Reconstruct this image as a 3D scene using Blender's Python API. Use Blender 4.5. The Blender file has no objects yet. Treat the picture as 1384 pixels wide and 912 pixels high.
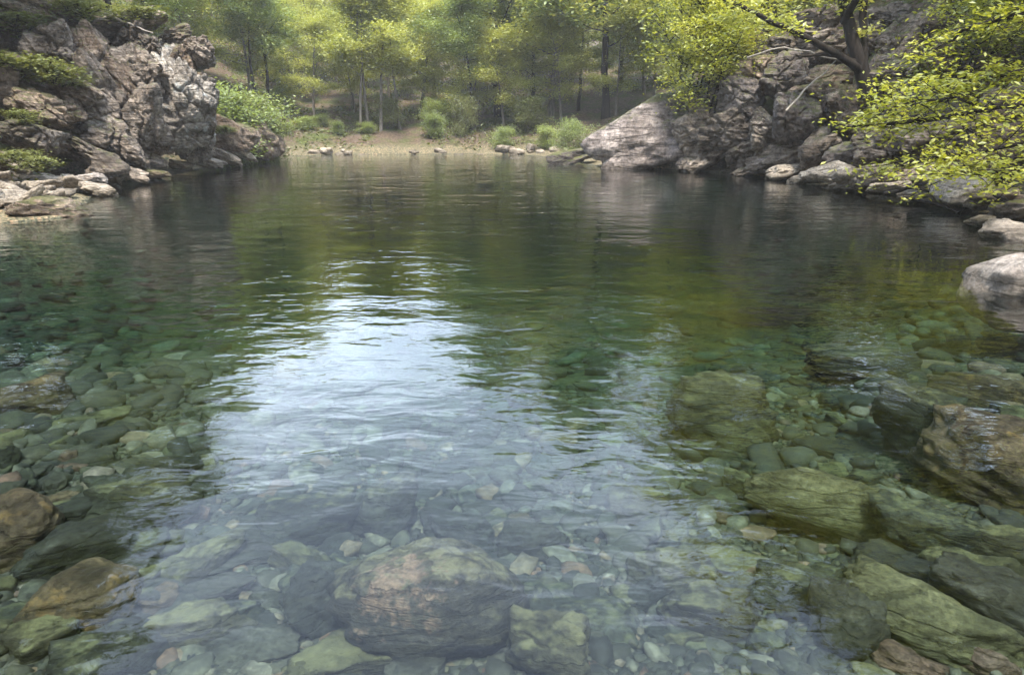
import bpy, math, random
import numpy as np
from mathutils import Vector, Matrix

C = bpy.context.scene.collection
SC = bpy.context.scene
R = math.radians

# ------------------------------------------------------------------ camera
CAM_H = 1.6
F = 923.0                      # focal length in photo pixels (1384 wide)
PITCH = math.atan(286 / F)     # horizon at row 170
cam_d = bpy.data.cameras.new('camera')
cam = bpy.data.objects.new('camera', cam_d)
C.objects.link(cam)
cam.location = (0, 0, CAM_H)
cam.rotation_euler = (math.pi / 2 - PITCH, 0, 0)
cam_d.sensor_width = 36
cam_d.lens = 36 * F / 1384
cam_d.clip_start = 0.05
cam_d.clip_end = 2000
SC.camera = cam

# ------------------------------------------------------------------ world, sun, exposure
SUN_AZ, SUN_EL = R(172), R(64)          # azimuth from +Y towards +X
world = bpy.data.worlds.new('World')
SC.world = world
world.use_nodes = True
wt = world.node_tree
wt.nodes.clear()
w_out = wt.nodes.new('ShaderNodeOutputWorld')
w_bg = wt.nodes.new('ShaderNodeBackground')
w_bg.inputs['Strength'].default_value = 0.15
sky = wt.nodes.new('ShaderNodeTexSky')
sky.sky_type = 'NISHITA'
sky.sun_disc = False
sky.sun_elevation = SUN_EL
sky.sun_rotation = SUN_AZ
sky.air_density = 1.2
sky.dust_density = 1.5
tc = wt.nodes.new('ShaderNodeTexCoord')
mp = wt.nodes.new('ShaderNodeMapping')
mp.inputs['Scale'].default_value = (1.0, 1.0, 2.2)
mp.inputs['Location'].default_value = (0.35, 0.1, 0.0)
cn = wt.nodes.new('ShaderNodeTexNoise')
cn.inputs['Scale'].default_value = 2.3
cn.inputs['Detail'].default_value = 7
cn.inputs['Roughness'].default_value = 0.55
cr = wt.nodes.new('ShaderNodeValToRGB')
cr.color_ramp.elements[0].color = (0.26, 0.26, 0.26, 1)
cr.color_ramp.elements[1].color = (0.82, 0.82, 0.82, 1)
cr.color_ramp.elements[0].position = 0.42
cr.color_ramp.elements[1].position = 0.64
cm = wt.nodes.new('ShaderNodeMix')
cm.data_type = 'RGBA'
cm.inputs[7].default_value = (14.4, 17.0, 20.6, 1)
L = wt.links.new
L(tc.outputs['Generated'], mp.inputs['Vector'])
L(mp.outputs['Vector'], cn.inputs['Vector'])
sx_ = wt.nodes.new('ShaderNodeSeparateXYZ'); L(tc.outputs['Generated'], sx_.inputs[0])
ad_ = wt.nodes.new('ShaderNodeMath'); ad_.operation = 'MULTIPLY_ADD'
L(sx_.outputs[2], ad_.inputs[0]); ad_.inputs[1].default_value = -0.5; ad_.inputs[2].default_value = 0.16
ad2 = wt.nodes.new('ShaderNodeMath'); ad2.operation = 'ADD'
L(ad_.outputs[0], ad2.inputs[0]); L(cn.outputs['Fac'], ad2.inputs[1])
L(ad2.outputs[0], cr.inputs['Fac'])
L(cr.outputs['Color'], cm.inputs[0])
L(sky.outputs['Color'], cm.inputs[6])
L(cm.outputs[2], w_bg.inputs['Color'])
L(w_bg.outputs[0], w_out.inputs['Surface'])

sun_d = bpy.data.lights.new('sun', 'SUN')
sun_d.energy = 3.6
sun_d.angle = R(10)
sun_d.color = (1.0, 0.93, 0.82)
sun = bpy.data.objects.new('sun', sun_d)
C.objects.link(sun)
sdir = Vector((math.sin(SUN_AZ) * math.cos(SUN_EL), math.cos(SUN_AZ) * math.cos(SUN_EL), math.sin(SUN_EL)))
sun.rotation_euler = sdir.to_track_quat('Z', 'Y').to_euler()
sun.location = (0, 0, 60)

SC.view_settings.view_transform = 'Standard'
SC.view_settings.look = 'None'
SC.view_settings.gamma = 1
SC.view_settings.use_curve_mapping = False
SC.view_settings.exposure = 1.62
SC.render.engine = 'CYCLES'
SC.cycles.max_bounces = 8
SC.cycles.transmission_bounces = 6
SC.cycles.transparent_max_bounces = 6
SC.cycles.diffuse_bounces = 2
SC.cycles.glossy_bounces = 3
SC.cycles.sample_clamp_indirect = 6
SC.cycles.use_denoising = True
SC.cycles.adaptive_threshold = 0.02

# ------------------------------------------------------------------ pixel helpers (photo pixels -> rays)
cp, sp = math.cos(PITCH), math.sin(PITCH)
def ray(px, py):
    x, z = (px - 692) / F, (456 - py) / F
    return np.array([x, cp + z * sp, -sp + z * cp])
def at_water(px, py):
    d = ray(px, py)
    return np.array([0, 0, CAM_H]) + d * (CAM_H / -d[2])
def at_y(px, py, Y):
    d = ray(px, py)
    return np.array([0, 0, CAM_H]) + d * (Y / d[1])

# ------------------------------------------------------------------ numpy noise
def _hash(ix, iy, iz, seed):
    h = (ix.astype(np.int64) * 374761393 + iy.astype(np.int64) * 668265263 + iz.astype(np.int64) * 2147483647 + seed * 974634777) & 0xffffffff
    h = ((h ^ (h >> 13)) * 1274126177) & 0xffffffff
    h = (h ^ (h >> 16)) & 0xffffffff
    return h / 4294967295.0
def vnoise(p, seed=0):
    p = np.asarray(p, float)
    i = np.floor(p)
    f = p - i
    f = f * f * f * (f * (f * 6 - 15) + 10)
    ix, iy, iz = i[:, 0], i[:, 1], i[:, 2]
    out = 0
    for a in (0, 1):
        wa = f[:, 0] if a else 1 - f[:, 0]
        for b in (0, 1):
            wb = f[:, 1] if b else 1 - f[:, 1]
            for c in (0, 1):
                wc = f[:, 2] if c else 1 - f[:, 2]
                out = out + wa * wb * wc * _hash(ix + a, iy + b, iz + c, seed)
    return out * 2 - 1
def fbm(p, octv=4, seed=0, gain=0.5):
    p = np.asarray(p, float)
    s, amp = 0, 1
    for o in range(octv):
        s = s + amp * vnoise(p * (2 ** o) + o * 17.3, seed + o)
        amp *= gain
    return s
def sstep(a, b, x):
    t = np.clip((x - a) / (b - a), 0, 1)
    return t * t * (3 - 2 * t)

# ------------------------------------------------------------------ mesh helpers
def make_mesh(name, verts, faces, smooth=True, quads=None):
    """verts (n,3); faces (m,k) int array"""
    verts = np.asarray(verts, np.float32)
    faces = np.asarray(faces, np.int32)
    me = bpy.data.meshes.new(name)
    me.vertices.add(len(verts))
    me.vertices.foreach_set('co', verts.ravel())
    k = faces.shape[1]
    me.loops.add(faces.size)
    me.loops.foreach_set('vertex_index', faces.ravel())
    me.polygons.add(len(faces))
    me.polygons.foreach_set('loop_start', np.arange(0, faces.size, k, dtype=np.int32))
    me.polygons.foreach_set('loop_total', np.full(len(faces), k, np.int32))
    me.polygons.foreach_set('use_smooth', np.full(len(faces), smooth, bool))
    me.update(calc_edges=True)
    return me
def link(name, me, mat=None, parent=None, loc=None):
    o = bpy.data.objects.new(name, me)
    C.objects.link(o)
    if mat is not None:
        me.materials.clear()
        me.materials.append(mat)
    if parent is not None:
        o.parent = parent
    if loc is not None:
        o.location = loc
    return o
def tag(o, label=None, cat=None, group=None, kind=None):
    if label: o['label'] = label
    if cat: o['category'] = cat
    if group: o['group'] = group
    if kind: o['kind'] = kind
    return o
def root(name, loc, label, cat, group=None):
    o = bpy.data.objects.new(name, None)
    o.empty_display_size = 0.2
    C.objects.link(o)
    o.location = loc
    return tag(o, label, cat, group)
def copy_tree(o, parent=None):
    c = o.copy()
    C.objects.link(c)
    if parent is not None:
        c.parent = parent
    for ch in list(o.children):
        copy_tree(ch, c)
    return c

import bmesh
_ico = {}
def ico(n):
    if n not in _ico:
        bm = bmesh.new()
        bmesh.ops.create_icosphere(bm, subdivisions=n, radius=1)
        v = np.array([x.co[:] for x in bm.verts])
        v /= np.linalg.norm(v, axis=1)[:, None]
        f = np.array([[x.index for x in fc.verts] for fc in bm.faces])
        bm.free()
        _ico[n] = (v, f)
    return _ico[n]

def rock_verts(seed, sub=5, planes=14, sharp=14, rough=0.10, strata=0.0, sdir=(0.3, 0.2, 1.0), lump=0.12, fine=0.02, cells=0, celld=0.16, caniso=(1, 1, 1)):
    """unit-size angular stone: soft intersection of random half spaces plus noise"""
    rg = np.random.default_rng(seed)
    v, f = ico(sub)
    n = rg.normal(size=(planes, 3))
    n = np.vstack([n, np.eye(3), -np.eye(3)])
    n /= np.linalg.norm(n, axis=1)[:, None]
    h = rg.uniform(0.68, 1.0, len(n))
    h[-6:] = rg.uniform(0.86, 1.05, 6)
    t = np.clip(v @ n.T, 0, None) / h
    r = (t ** sharp).sum(1) ** (-1.0 / sharp)
    p = v * r[:, None]
    off = rg.uniform(-50, 50, 3)
    r2 = 1 + lump * fbm(p * 1.3 + off, 2, seed)
    r2 += rough * fbm(p * 3.1 + off, 4, seed + 7, 0.55)
    if fine:
        r2 += fine * fbm(p * 13 + off, 2, seed + 11)
    if strata:
        s = np.array(sdir, float)
        s /= np.linalg.norm(s)
        u = p @ s * 5.0 + 0.7 * fbm(p * 1.5 + off, 3, seed + 3)
        k = np.floor(u)
        fr = u - k
        lay = _hash(k, k * 0 + 3, k * 0 + 5, seed)
        lay2 = _hash(k + 1, k * 0 + 3, k * 0 + 5, seed)
        w = sstep(0.75, 1.0, fr)
        r2 += strata * ((lay * (1 - w) + lay2 * w) - 0.5)
        r2 -= strata * 0.55 * np.exp(-((fr - 0.88) / 0.06) ** 2)
    if cells:
        q = (p + 0.10 * np.stack([fbm(p * 2.2 + off + 9 * k, 3, seed + 31 + k) for k in range(3)], 1)) * np.array(caniso)
        cpt = rg.normal(size=(cells, 3)); cpt /= np.linalg.norm(cpt, axis=1)[:, None]
        cpt = cpt * rg.uniform(0.7, 1.0, (cells, 1)) * np.array(caniso)
        d2 = ((q[:, None] - cpt[None]) ** 2).sum(-1)
        o = np.argpartition(d2, 1, axis=1)[:, :2]
        da = np.take_along_axis(d2, o, 1) ** 0.5
        sw = da[:, 0] > da[:, 1]
        i0 = np.where(sw, o[:, 1], o[:, 0]); f1 = da.min(1); f2 = da.max(1)
        hc = rg.uniform(-0.5, 0.5, cells)
        tl = rg.normal(0, 0.35, (cells, 3))
        edge = np.exp(-((f2 - f1) / 0.05) ** 2)
        r2 += celld * (hc[i0] + ((q - cpt[i0]) * tl[i0]).sum(1)) - celld * 0.75 * edge
    return p * r2[:, None], f

# ------------------------------------------------------------------ materials
def new_mat(name):
    m = bpy.data.materials.new(name)
    m.use_nodes = True
    nt = m.node_tree
    nt.nodes.clear()
    out = nt.nodes.new('ShaderNodeOutputMaterial')
    return m, nt, out
def N(nt, typ, **kw):
    n = nt.nodes.new(typ)
    for k, v in kw.items():
        if k.startswith('i_'):
            n.inputs[k[2:].replace('_', ' ')].default_value = v
        else:
            setattr(n, k, v)
    return n
def mixc(nt, fac, a, b, blend='MIX'):
    m = nt.nodes.new('ShaderNodeMix')
    m.data_type = 'RGBA'
    m.blend_type = blend
    for sock, val in ((m.inputs[0], fac), (m.inputs[6], a), (m.inputs[7], b)):
        if hasattr(val, 'is_output') or isinstance(val, bpy.types.NodeSocket):
            nt.links.new(val, sock)
        elif isinstance(val, (int, float)):
            sock.default_value = val
        else:
            sock.default_value = (*val[:3], 1)
    return m.outputs[2]
def math_n(nt, op, a, b=0.0, c=None, clamp=False):
    m = nt.nodes.new('ShaderNodeMath')
    m.operation = op
    m.use_clamp = clamp
    for i, val in enumerate((a, b) if c is None else (a, b, c)):
        if isinstance(val, bpy.types.NodeSocket):
            nt.links.new(val, m.inputs[i])
        else:
            m.inputs[i].default_value = val
    return m.outputs[0]
def ramp(nt, fac, stops):
    r = nt.nodes.new('ShaderNodeValToRGB')
    e = r.color_ramp.elements
    while len(e) < len(stops):
        e.new(0.5)
    for el, (p, c) in zip(e, stops):
        el.position = p
        el.color = (c, c, c, 1) if isinstance(c, (int, float)) else (*c[:3], 1)
    nt.links.new(fac, r.inputs['Fac'])
    return r.outputs['Color']

def rock_mat(name, c1, c2, c3, moss=None, moss_amt=0.0, scale=1.0, bump=0.03, strata=True, patch=None, patch_amt=0.5, vary=0.5, rough=0.85, wet=True, strata_rot=(0.5, 0.4, 0), crust=None):
    m, nt, out = new_mat(name)
    K = nt.links.new
    tcn = N(nt, 'ShaderNodeTexCoord')
    inf = N(nt, 'ShaderNodeObjectInfo')
    off = N(nt, 'ShaderNodeVectorMath', operation='SCALE')
    comb = N(nt, 'ShaderNodeCombineXYZ')
    K(inf.outputs['Random'], comb.inputs[0]); K(inf.outputs['Random'], comb.inputs[1])
    K(comb.outputs[0], off.inputs[0]); off.inputs['Scale'].default_value = 37.0
    geo = N(nt, 'ShaderNodeNewGeometry')
    add = N(nt, 'ShaderNodeVectorMath', operation='ADD')
    K(geo.outputs['Position'], add.inputs[0]); K(off.outputs[0], add.inputs[1])
    vec = add.outputs[0]
    n1 = N(nt, 'ShaderNodeTexNoise'); n1.inputs['Scale'].default_value = 1.1 * scale; n1.inputs['Detail'].default_value = 8; n1.inputs['Roughness'].default_value = 0.62
    K(vec, n1.inputs['Vector'])
    col = ramp(nt, n1.outputs['Fac'], [(0.30, c1), (0.5, c2), (0.68, c3)])
    n2 = N(nt, 'ShaderNodeTexNoise'); n2.inputs['Scale'].default_value = 9 * scale; n2.inputs['Detail'].default_value = 6; n2.inputs['Roughness'].default_value = 0.7
    K(vec, n2.inputs['Vector'])
    g2 = ramp(nt, n2.outputs['Fac'], [(0.32, 0.32), (0.52, 1.0), (0.70, 1.6)])
    col = mixc(nt, 1.0, col, g2, 'MULTIPLY')
    # elongated mineral streaks
    mpn = N(nt, 'ShaderNodeMapping'); mpn.inputs['Rotation'].default_value = strata_rot
    mpn.inputs['Scale'].default_value = (1.0 * scale, 1.2 * scale, 7.0 * scale)
    K(vec, mpn.inputs['Vector'])
    n3 = N(nt, 'ShaderNodeTexNoise'); n3.inputs['Scale'].default_value = 1.3; n3.inputs['Detail'].default_value = 7; n3.inputs['Roughness'].default_value = 0.6
    K(mpn.outputs[0], n3.inputs['Vector'])
    if strata:
        g3 = ramp(nt, n3.outputs['Fac'], [(0.33, 0.55), (0.5, 1.0), (0.67, 1.3)])
        col = mixc(nt, 0.8, col, g3, 'MULTIPLY')
    # per-stone tone
    tone = math_n(nt, 'MULTIPLY_ADD', inf.outputs['Random'], vary, 1 - vary * 0.5)
    ct = N(nt, 'ShaderNodeCombineXYZ')
    for i in range(3): K(tone, ct.inputs[i])
    col = mixc(nt, 1.0, col, ct.outputs[0], 'MULTIPLY')
    if patch is not None:
        n5 = N(nt, 'ShaderNodeTexNoise'); n5.inputs['Scale'].default_value = 1.7 * scale; n5.inputs['Detail'].default_value = 9; n5.inputs['Roughness'].default_value = 0.68
        a5 = N(nt, 'ShaderNodeVectorMath', operation='ADD'); K(vec, a5.inputs[0]); a5.inputs[1].default_value = (13.1, 4.2, 7.7)
        K(a5.outputs[0], n5.inputs['Vector'])
        fm = ramp(nt, n5.outputs['Fac'], [(0.56, 0.0), (0.66, patch_amt)])
        col = mixc(nt, fm, col, patch)
    if moss is not None:
        sep = N(nt, 'ShaderNodeSeparateXYZ'); K(geo.outputs['Normal'], sep.inputs[0])
        up = math_n(nt, 'MULTIPLY_ADD', sep.outputs[2], 0.55, moss_amt - 0.5)
        n4 = N(nt, 'ShaderNodeTexNoise'); n4.inputs['Scale'].default_value = 2.6 * scale; n4.inputs['Detail'].default_value = 8; n4.inputs['Roughness'].default_value = 0.7
        K(vec, n4.inputs['Vector'])
        mm = math_n(nt, 'ADD', up, n4.outputs['Fac'])
        fm = ramp(nt, mm, [(0.5, 0.0), (0.68, 0.85)])
        mcol = mixc(nt, n2.outputs['Fac'], tuple(0.5 * x for x in moss), tuple(1.5 * x for x in moss))
        col = mixc(nt, fm, col, mcol)
    if crust is not None:
        # a ragged patch of pinkish algae growing at one place on the stone
        dist = N(nt, 'ShaderNodeVectorMath', operation='DISTANCE'); K(tcn.outputs['Object'], dist.inputs[0]); dist.inputs[1].default_value = crust[0]
        n6 = N(nt, 'ShaderNodeTexNoise'); n6.inputs['Scale'].default_value = 10; n6.inputs['Detail'].default_value = 8; n6.inputs['Roughness'].default_value = 0.7
        K(tcn.outputs['Object'], n6.inputs['Vector'])
        dd = math_n(nt, 'MULTIPLY_ADD', n6.outputs['Fac'], -crust[1] * 4.6, math_n(nt, 'ADD', dist.outputs['Value'], crust[1] * 2.38))
        fm = ramp(nt, math_n(nt, 'DIVIDE', dd, crust[1]), [(0.55, 0.85), (1.0, 0.0)])
        col = mixc(nt, fm, col, mixc(nt, 1.0, crust[2], g2, 'MULTIPLY'))
    bs = N(nt, 'ShaderNodeBsdfPrincipled')
    if wet:
        # damp band that the water leaves just above its line
        sp_ = N(nt, 'ShaderNodeSeparateXYZ'); K(geo.outputs['Position'], sp_.inputs[0])
        wz = math_n(nt, 'MULTIPLY_ADD', n2.outputs['Fac'], -0.22, sp_.outputs[2])
        wf = ramp(nt, wz, [(0.0, 0.8), (0.15, 0.0)])
        col = mixc(nt, wf, col, mixc(nt, 1.0, col, (0.32, 0.31, 0.28), 'MULTIPLY'))
    K(col, bs.inputs['Base Color'])
    bs.inputs['Roughness'].default_value = rough
    bs.inputs['Specular IOR Level'].default_value = 0.25
    vo = N(nt, 'ShaderNodeTexVoronoi', feature='DISTANCE_TO_EDGE'); vo.inputs['Scale'].default_value = 0.55
    va = N(nt, 'ShaderNodeVectorMath', operation='ADD')
    K(mpn.outputs[0], va.inputs[0])
    vs = N(nt, 'ShaderNodeVectorMath', operation='SCALE'); K(n2.outputs['Color'], vs.inputs[0]); vs.inputs['Scale'].default_value = 0.6
    K(vs.outputs[0], va.inputs[1]); K(va.outputs[0], vo.inputs['Vector'])
    crk = ramp(nt, vo.outputs['Distance'], [(0.0, 0.0), (0.06, 1.0)])
    hgt = math_n(nt, 'ADD', math_n(nt, 'MULTIPLY', n2.outputs['Fac'], 0.7), math_n(nt, 'MULTIPLY', n3.outputs['Fac'], 1.2))
    hgt = math_n(nt, 'ADD', hgt, math_n(nt, 'MULTIPLY', crk, 0.5))
    hgt = math_n(nt, 'ADD', hgt, math_n(nt, 'MULTIPLY', n1.outputs['Fac'], 1.5))
    bp = N(nt, 'ShaderNodeBump'); bp.inputs['Strength'].default_value = 1.0; bp.inputs['Distance'].default_value = bump
    K(hgt, bp.inputs['Height']); K(bp.outputs[0], bs.inputs['Normal'])
    K(bs.outputs[0], out.inputs['Surface'])
    return m

def leaf_mat(name, c1, c2, c3=None, trans=0.45, vary=0.35, tint=None):
    m, nt, out = new_mat(name)
    K = nt.links.new
    geo = N(nt, 'ShaderNodeNewGeometry')
    inf = N(nt, 'ShaderNodeObjectInfo')
    st = [(0.0, c1), (1.0, c2)] if c3 is None else [(0.0, c1), (0.6, c2), (1.0, c3)]
    # whole-plant tone + clump tone + leaf tone
    tcn = N(nt, 'ShaderNodeTexCoord')
    nz = N(nt, 'ShaderNodeTexNoise'); nz.inputs['Scale'].default_value = 0.9; nz.inputs['Detail'].default_value = 2
    K(geo.outputs['Position'], nz.inputs['Vector'])
    a = math_n(nt, 'MULTIPLY', geo.outputs['Random Per Island'], 0.55)
    b = math_n(nt, 'MULTIPLY_ADD', nz.outputs['Fac'], 0.9, -0.25)
    f = math_n(nt, 'ADD', a, b)
    f = math_n(nt, 'ADD', f, math_n(nt, 'MULTIPLY_ADD', inf.outputs['Random'], vary, -vary * 0.5), clamp=True)
    col = ramp(nt, f, st)
    df = N(nt, 'ShaderNodeBsdfDiffuse'); K(col, df.inputs[0])
    tr = N(nt, 'ShaderNodeBsdfTranslucent')
    tcol = mixc(nt, 1.0, col, (1.25, 1.2, 0.55), 'MULTIPLY')
    K(tcol, tr.inputs[0])
    gl = N(nt, 'ShaderNodeBsdfGlossy'); gl.inputs['Roughness'].default_value = 0.45; gl.inputs[0].default_value = (0.9, 0.95, 1, 1)
    mx = N(nt, 'ShaderNodeMixShader'); mx.inputs[0].default_value = trans
    K(df.outputs[0], mx.inputs[1]); K(tr.outputs[0], mx.inputs[2])
    m2 = N(nt, 'ShaderNodeMixShader'); m2.inputs[0].default_value = 0.04
    K(mx.outputs[0], m2.inputs[1]); K(gl.outputs[0], m2.inputs[2])
    K(m2.outputs[0], out.inputs['Surface'])
    return m

def bark_mat(name, c1, c2):
    m, nt, out = new_mat(name)
    K = nt.links.new
    tcn = N(nt, 'ShaderNodeTexCoord')
    mpn = N(nt, 'ShaderNodeMapping'); mpn.inputs['Scale'].default_value = (9, 9, 1.6)
    K(tcn.outputs['Object'], mpn.inputs['Vector'])
    n1 = N(nt, 'ShaderNodeTexNoise'); n1.inputs['Scale'].default_value = 2.0; n1.inputs['Detail'].default_value = 8; n1.inputs['Roughness'].default_value = 0.7
    K(mpn.outputs[0], n1.inputs['Vector'])
    col = ramp(nt, n1.outputs['Fac'], [(0.35, c1), (0.65, c2)])
    bs = N(nt, 'ShaderNodeBsdfPrincipled'); K(col, bs.inputs['Base Color']); bs.inputs['Roughness'].default_value = 0.9
    bs.inputs['Specular IOR Level'].default_value = 0.15
    bp = N(nt, 'ShaderNodeBump'); bp.inputs['Distance'].default_value = 0.03; bp.inputs['Strength'].default_value = 0.9
    K(n1.outputs['Fac'], bp.inputs['Height']); K(bp.outputs[0], bs.inputs['Normal'])
    K(bs.outputs[0], out.inputs['Surface'])
    return m

M = {}
# bank rocks: warm grey
M['cliff'] = rock_mat('cliff_rock', (0.0715, 0.0558, 0.0434), (0.1817, 0.1484, 0.1197), (0.3454, 0.2874, 0.2346), moss=(0.07, 0.075, 0.025), moss_amt=0.10, scale=0.9, bump=0.11, patch=(0.05, 0.045, 0.04), patch_amt=0.5)
M['cliff_pale'] = rock_mat('cliff_pale_rock', (0.1112, 0.0934, 0.0753), (0.2225, 0.1946, 0.1643), (0.3595, 0.3268, 0.2807), moss=(0.07, 0.075, 0.025), moss_amt=0.02, scale=0.9, bump=0.10, patch=(0.42, 0.47, 0.48), patch_amt=0.55)
M['cliff_brown'] = rock_mat('cliff_brown_rock', (0.0732, 0.0522, 0.0375), (0.1795, 0.1353, 0.1015), (0.3297, 0.2599, 0.2006), moss=(0.075, 0.078, 0.025), moss_amt=0.2, scale=1.0, bump=0.11, patch=(0.045, 0.038, 0.03), patch_amt=0.6)
M['cliff_mauve'] = rock_mat('cliff_mauve_rock', (0.0743, 0.0619, 0.0544), (0.1566, 0.131, 0.1179), (0.2699, 0.2317, 0.208), moss=(0.085, 0.09, 0.025), moss_amt=0.16, scale=0.8, bump=0.10, patch=(0.06, 0.05, 0.045), patch_amt=0.4)
M['slab'] = rock_mat('slab_rock', (0.124, 0.1028, 0.079), (0.2478, 0.2093, 0.1647), (0.3791, 0.3268, 0.2676), scale=2.2, bump=0.03, vary=0.7)
M['pale'] = rock_mat('pale_rock', (0.1839, 0.156, 0.1332), (0.2846, 0.2477, 0.2153), (0.359, 0.3172, 0.279), scale=1.6, bump=0.03, vary=0.2)
# under water: algae-coated
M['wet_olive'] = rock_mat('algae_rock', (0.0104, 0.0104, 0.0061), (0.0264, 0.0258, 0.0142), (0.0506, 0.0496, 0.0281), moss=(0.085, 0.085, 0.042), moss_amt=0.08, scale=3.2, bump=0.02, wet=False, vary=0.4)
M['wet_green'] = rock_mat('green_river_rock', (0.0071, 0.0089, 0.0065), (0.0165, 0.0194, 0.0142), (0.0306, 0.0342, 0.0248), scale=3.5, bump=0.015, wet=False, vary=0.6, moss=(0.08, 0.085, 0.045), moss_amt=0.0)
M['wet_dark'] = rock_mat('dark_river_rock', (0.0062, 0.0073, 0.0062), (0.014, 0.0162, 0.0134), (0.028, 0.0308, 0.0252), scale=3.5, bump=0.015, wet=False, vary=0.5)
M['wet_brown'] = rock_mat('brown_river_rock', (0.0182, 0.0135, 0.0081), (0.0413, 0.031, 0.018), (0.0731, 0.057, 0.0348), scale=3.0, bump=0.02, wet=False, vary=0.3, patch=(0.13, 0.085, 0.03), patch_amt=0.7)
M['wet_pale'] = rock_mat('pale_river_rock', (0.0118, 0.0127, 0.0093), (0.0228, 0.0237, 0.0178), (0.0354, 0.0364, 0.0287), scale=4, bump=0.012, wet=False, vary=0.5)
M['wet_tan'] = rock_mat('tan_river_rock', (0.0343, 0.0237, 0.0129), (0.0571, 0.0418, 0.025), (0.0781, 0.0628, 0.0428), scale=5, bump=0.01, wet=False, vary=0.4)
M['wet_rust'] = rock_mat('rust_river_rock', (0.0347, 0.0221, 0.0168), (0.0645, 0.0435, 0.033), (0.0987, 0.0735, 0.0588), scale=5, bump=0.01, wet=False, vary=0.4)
M['wet_yellow'] = rock_mat('yellow_river_rock', (0.45, 0.27, 0.03), (0.62, 0.42, 0.06), (0.75, 0.6, 0.15), scale=9, bump=0.01, wet=False, vary=0.2)
M['wet_mossy'] = rock_mat('mossy_boulder_rock', (0.0102, 0.0102, 0.0078), (0.0238, 0.0238, 0.017), (0.0441, 0.0428, 0.0317), moss=(0.10, 0.10, 0.055), moss_amt=0.10, scale=4.0, bump=0.03, wet=False, vary=0.1, crust=((-0.12, -0.12, 0.13), 0.20, (0.135, 0.095, 0.066)))
M['wet_ledge'] = rock_mat('lighter_algae_rock', (0.026, 0.027, 0.014), (0.065, 0.065, 0.034), (0.11, 0.108, 0.058), scale=3.2, bump=0.02, wet=False, vary=0.2)  # lighter olive base tone so these boulders stand out from the bed
M['leaf_dull'] = leaf_mat('dull_leaf', (0.06, 0.075, 0.025), (0.16, 0.18, 0.06), (0.27, 0.28, 0.11), trans=0.35)
M['bark_dark'] = bark_mat('dark_bark', (0.011, 0.009, 0.008), (0.036, 0.03, 0.026))
M['bark_grey'] = bark_mat('grey_bark', (0.07, 0.062, 0.052), (0.19, 0.17, 0.15))
M['bark_pale'] = bark_mat('pale_deadwood', (0.22, 0.19, 0.16), (0.42, 0.38, 0.33))
M['leaf_bright'] = leaf_mat('bright_leaf', (0.11, 0.14, 0.025), (0.31, 0.33, 0.05), (0.50, 0.49, 0.12), trans=0.5)
M['leaf_spring'] = leaf_mat('spring_leaf', (0.17, 0.20, 0.05), (0.38, 0.40, 0.11), (0.53, 0.52, 0.17), trans=0.5)
M['leaf_mid'] = leaf_mat('mid_leaf', (0.11, 0.15, 0.045), (0.25, 0.31, 0.10), (0.37, 0.41, 0.15), trans=0.45)
M['leaf_dark'] = leaf_mat('dark_leaf', (0.05, 0.08, 0.035), (0.11, 0.15, 0.06), (0.17, 0.21, 0.085), trans=0.35)
M['leaf_low'] = leaf_mat('low_leaf', (0.05, 0.065, 0.02), (0.10, 0.12, 0.03), (0.17, 0.18, 0.05), trans=0.35)

# ------------------------------------------------------------------ terrain heights
def W(px, py):
    p = at_water(px, py)
    return (p[0], p[1])
shore = [(-9.6, 9.0), W(-20, 305), W(95, 293), W(128, 268), W(165, 247), W(215, 241), W(280, 228), W(330, 219), W(372, 213),
         W(380, 211.5), W(440, 210), W(530, 209), W(640, 208.5), W(700, 209.5), W(770, 216), W(800, 225), W(870, 229), W(935, 231), W(1000, 236), W(1060, 243),
         W(1110, 254), W(1190, 264), W(1270, 276), W(1340, 292), (7.6, 9.3), (6.9, 6.5), (6.6, 3.5), (5.2, 0.6), (2.5, -0.9), (0, -1.2),
         (-3, -1.1), (-6.5, 0.3), (-8.6, 3.0), (-9.4, 6.0)]
SH = np.array(shore)
def shore_dist(x, y):
    """positive on land, negative in the water"""
    x = np.asarray(x, float).ravel(); y = np.asarray(y, float).ravel()
    best = np.full(len(x), 1e9)
    inside = np.zeros(len(x), bool)
    n = len(SH)
    for i in range(n):
        ax, ay = SH[i]; bx, by = SH[(i + 1) % n]
        dx, dy = bx - ax, by - ay
        t = np.clip(((x - ax) * dx + (y - ay) * dy) / (dx * dx + dy * dy), 0, 1)
        best = np.minimum(best, (x - ax - t * dx) ** 2 + (y - ay - t * dy) ** 2)
        c = ((ay > y) != (by > y)) & (x < (bx - ax) * (y - ay) / ((by - ay) if by != ay else 1e-9) + ax)
        inside ^= c
    d = np.sqrt(best)
    return np.where(inside, -d, d)
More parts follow.
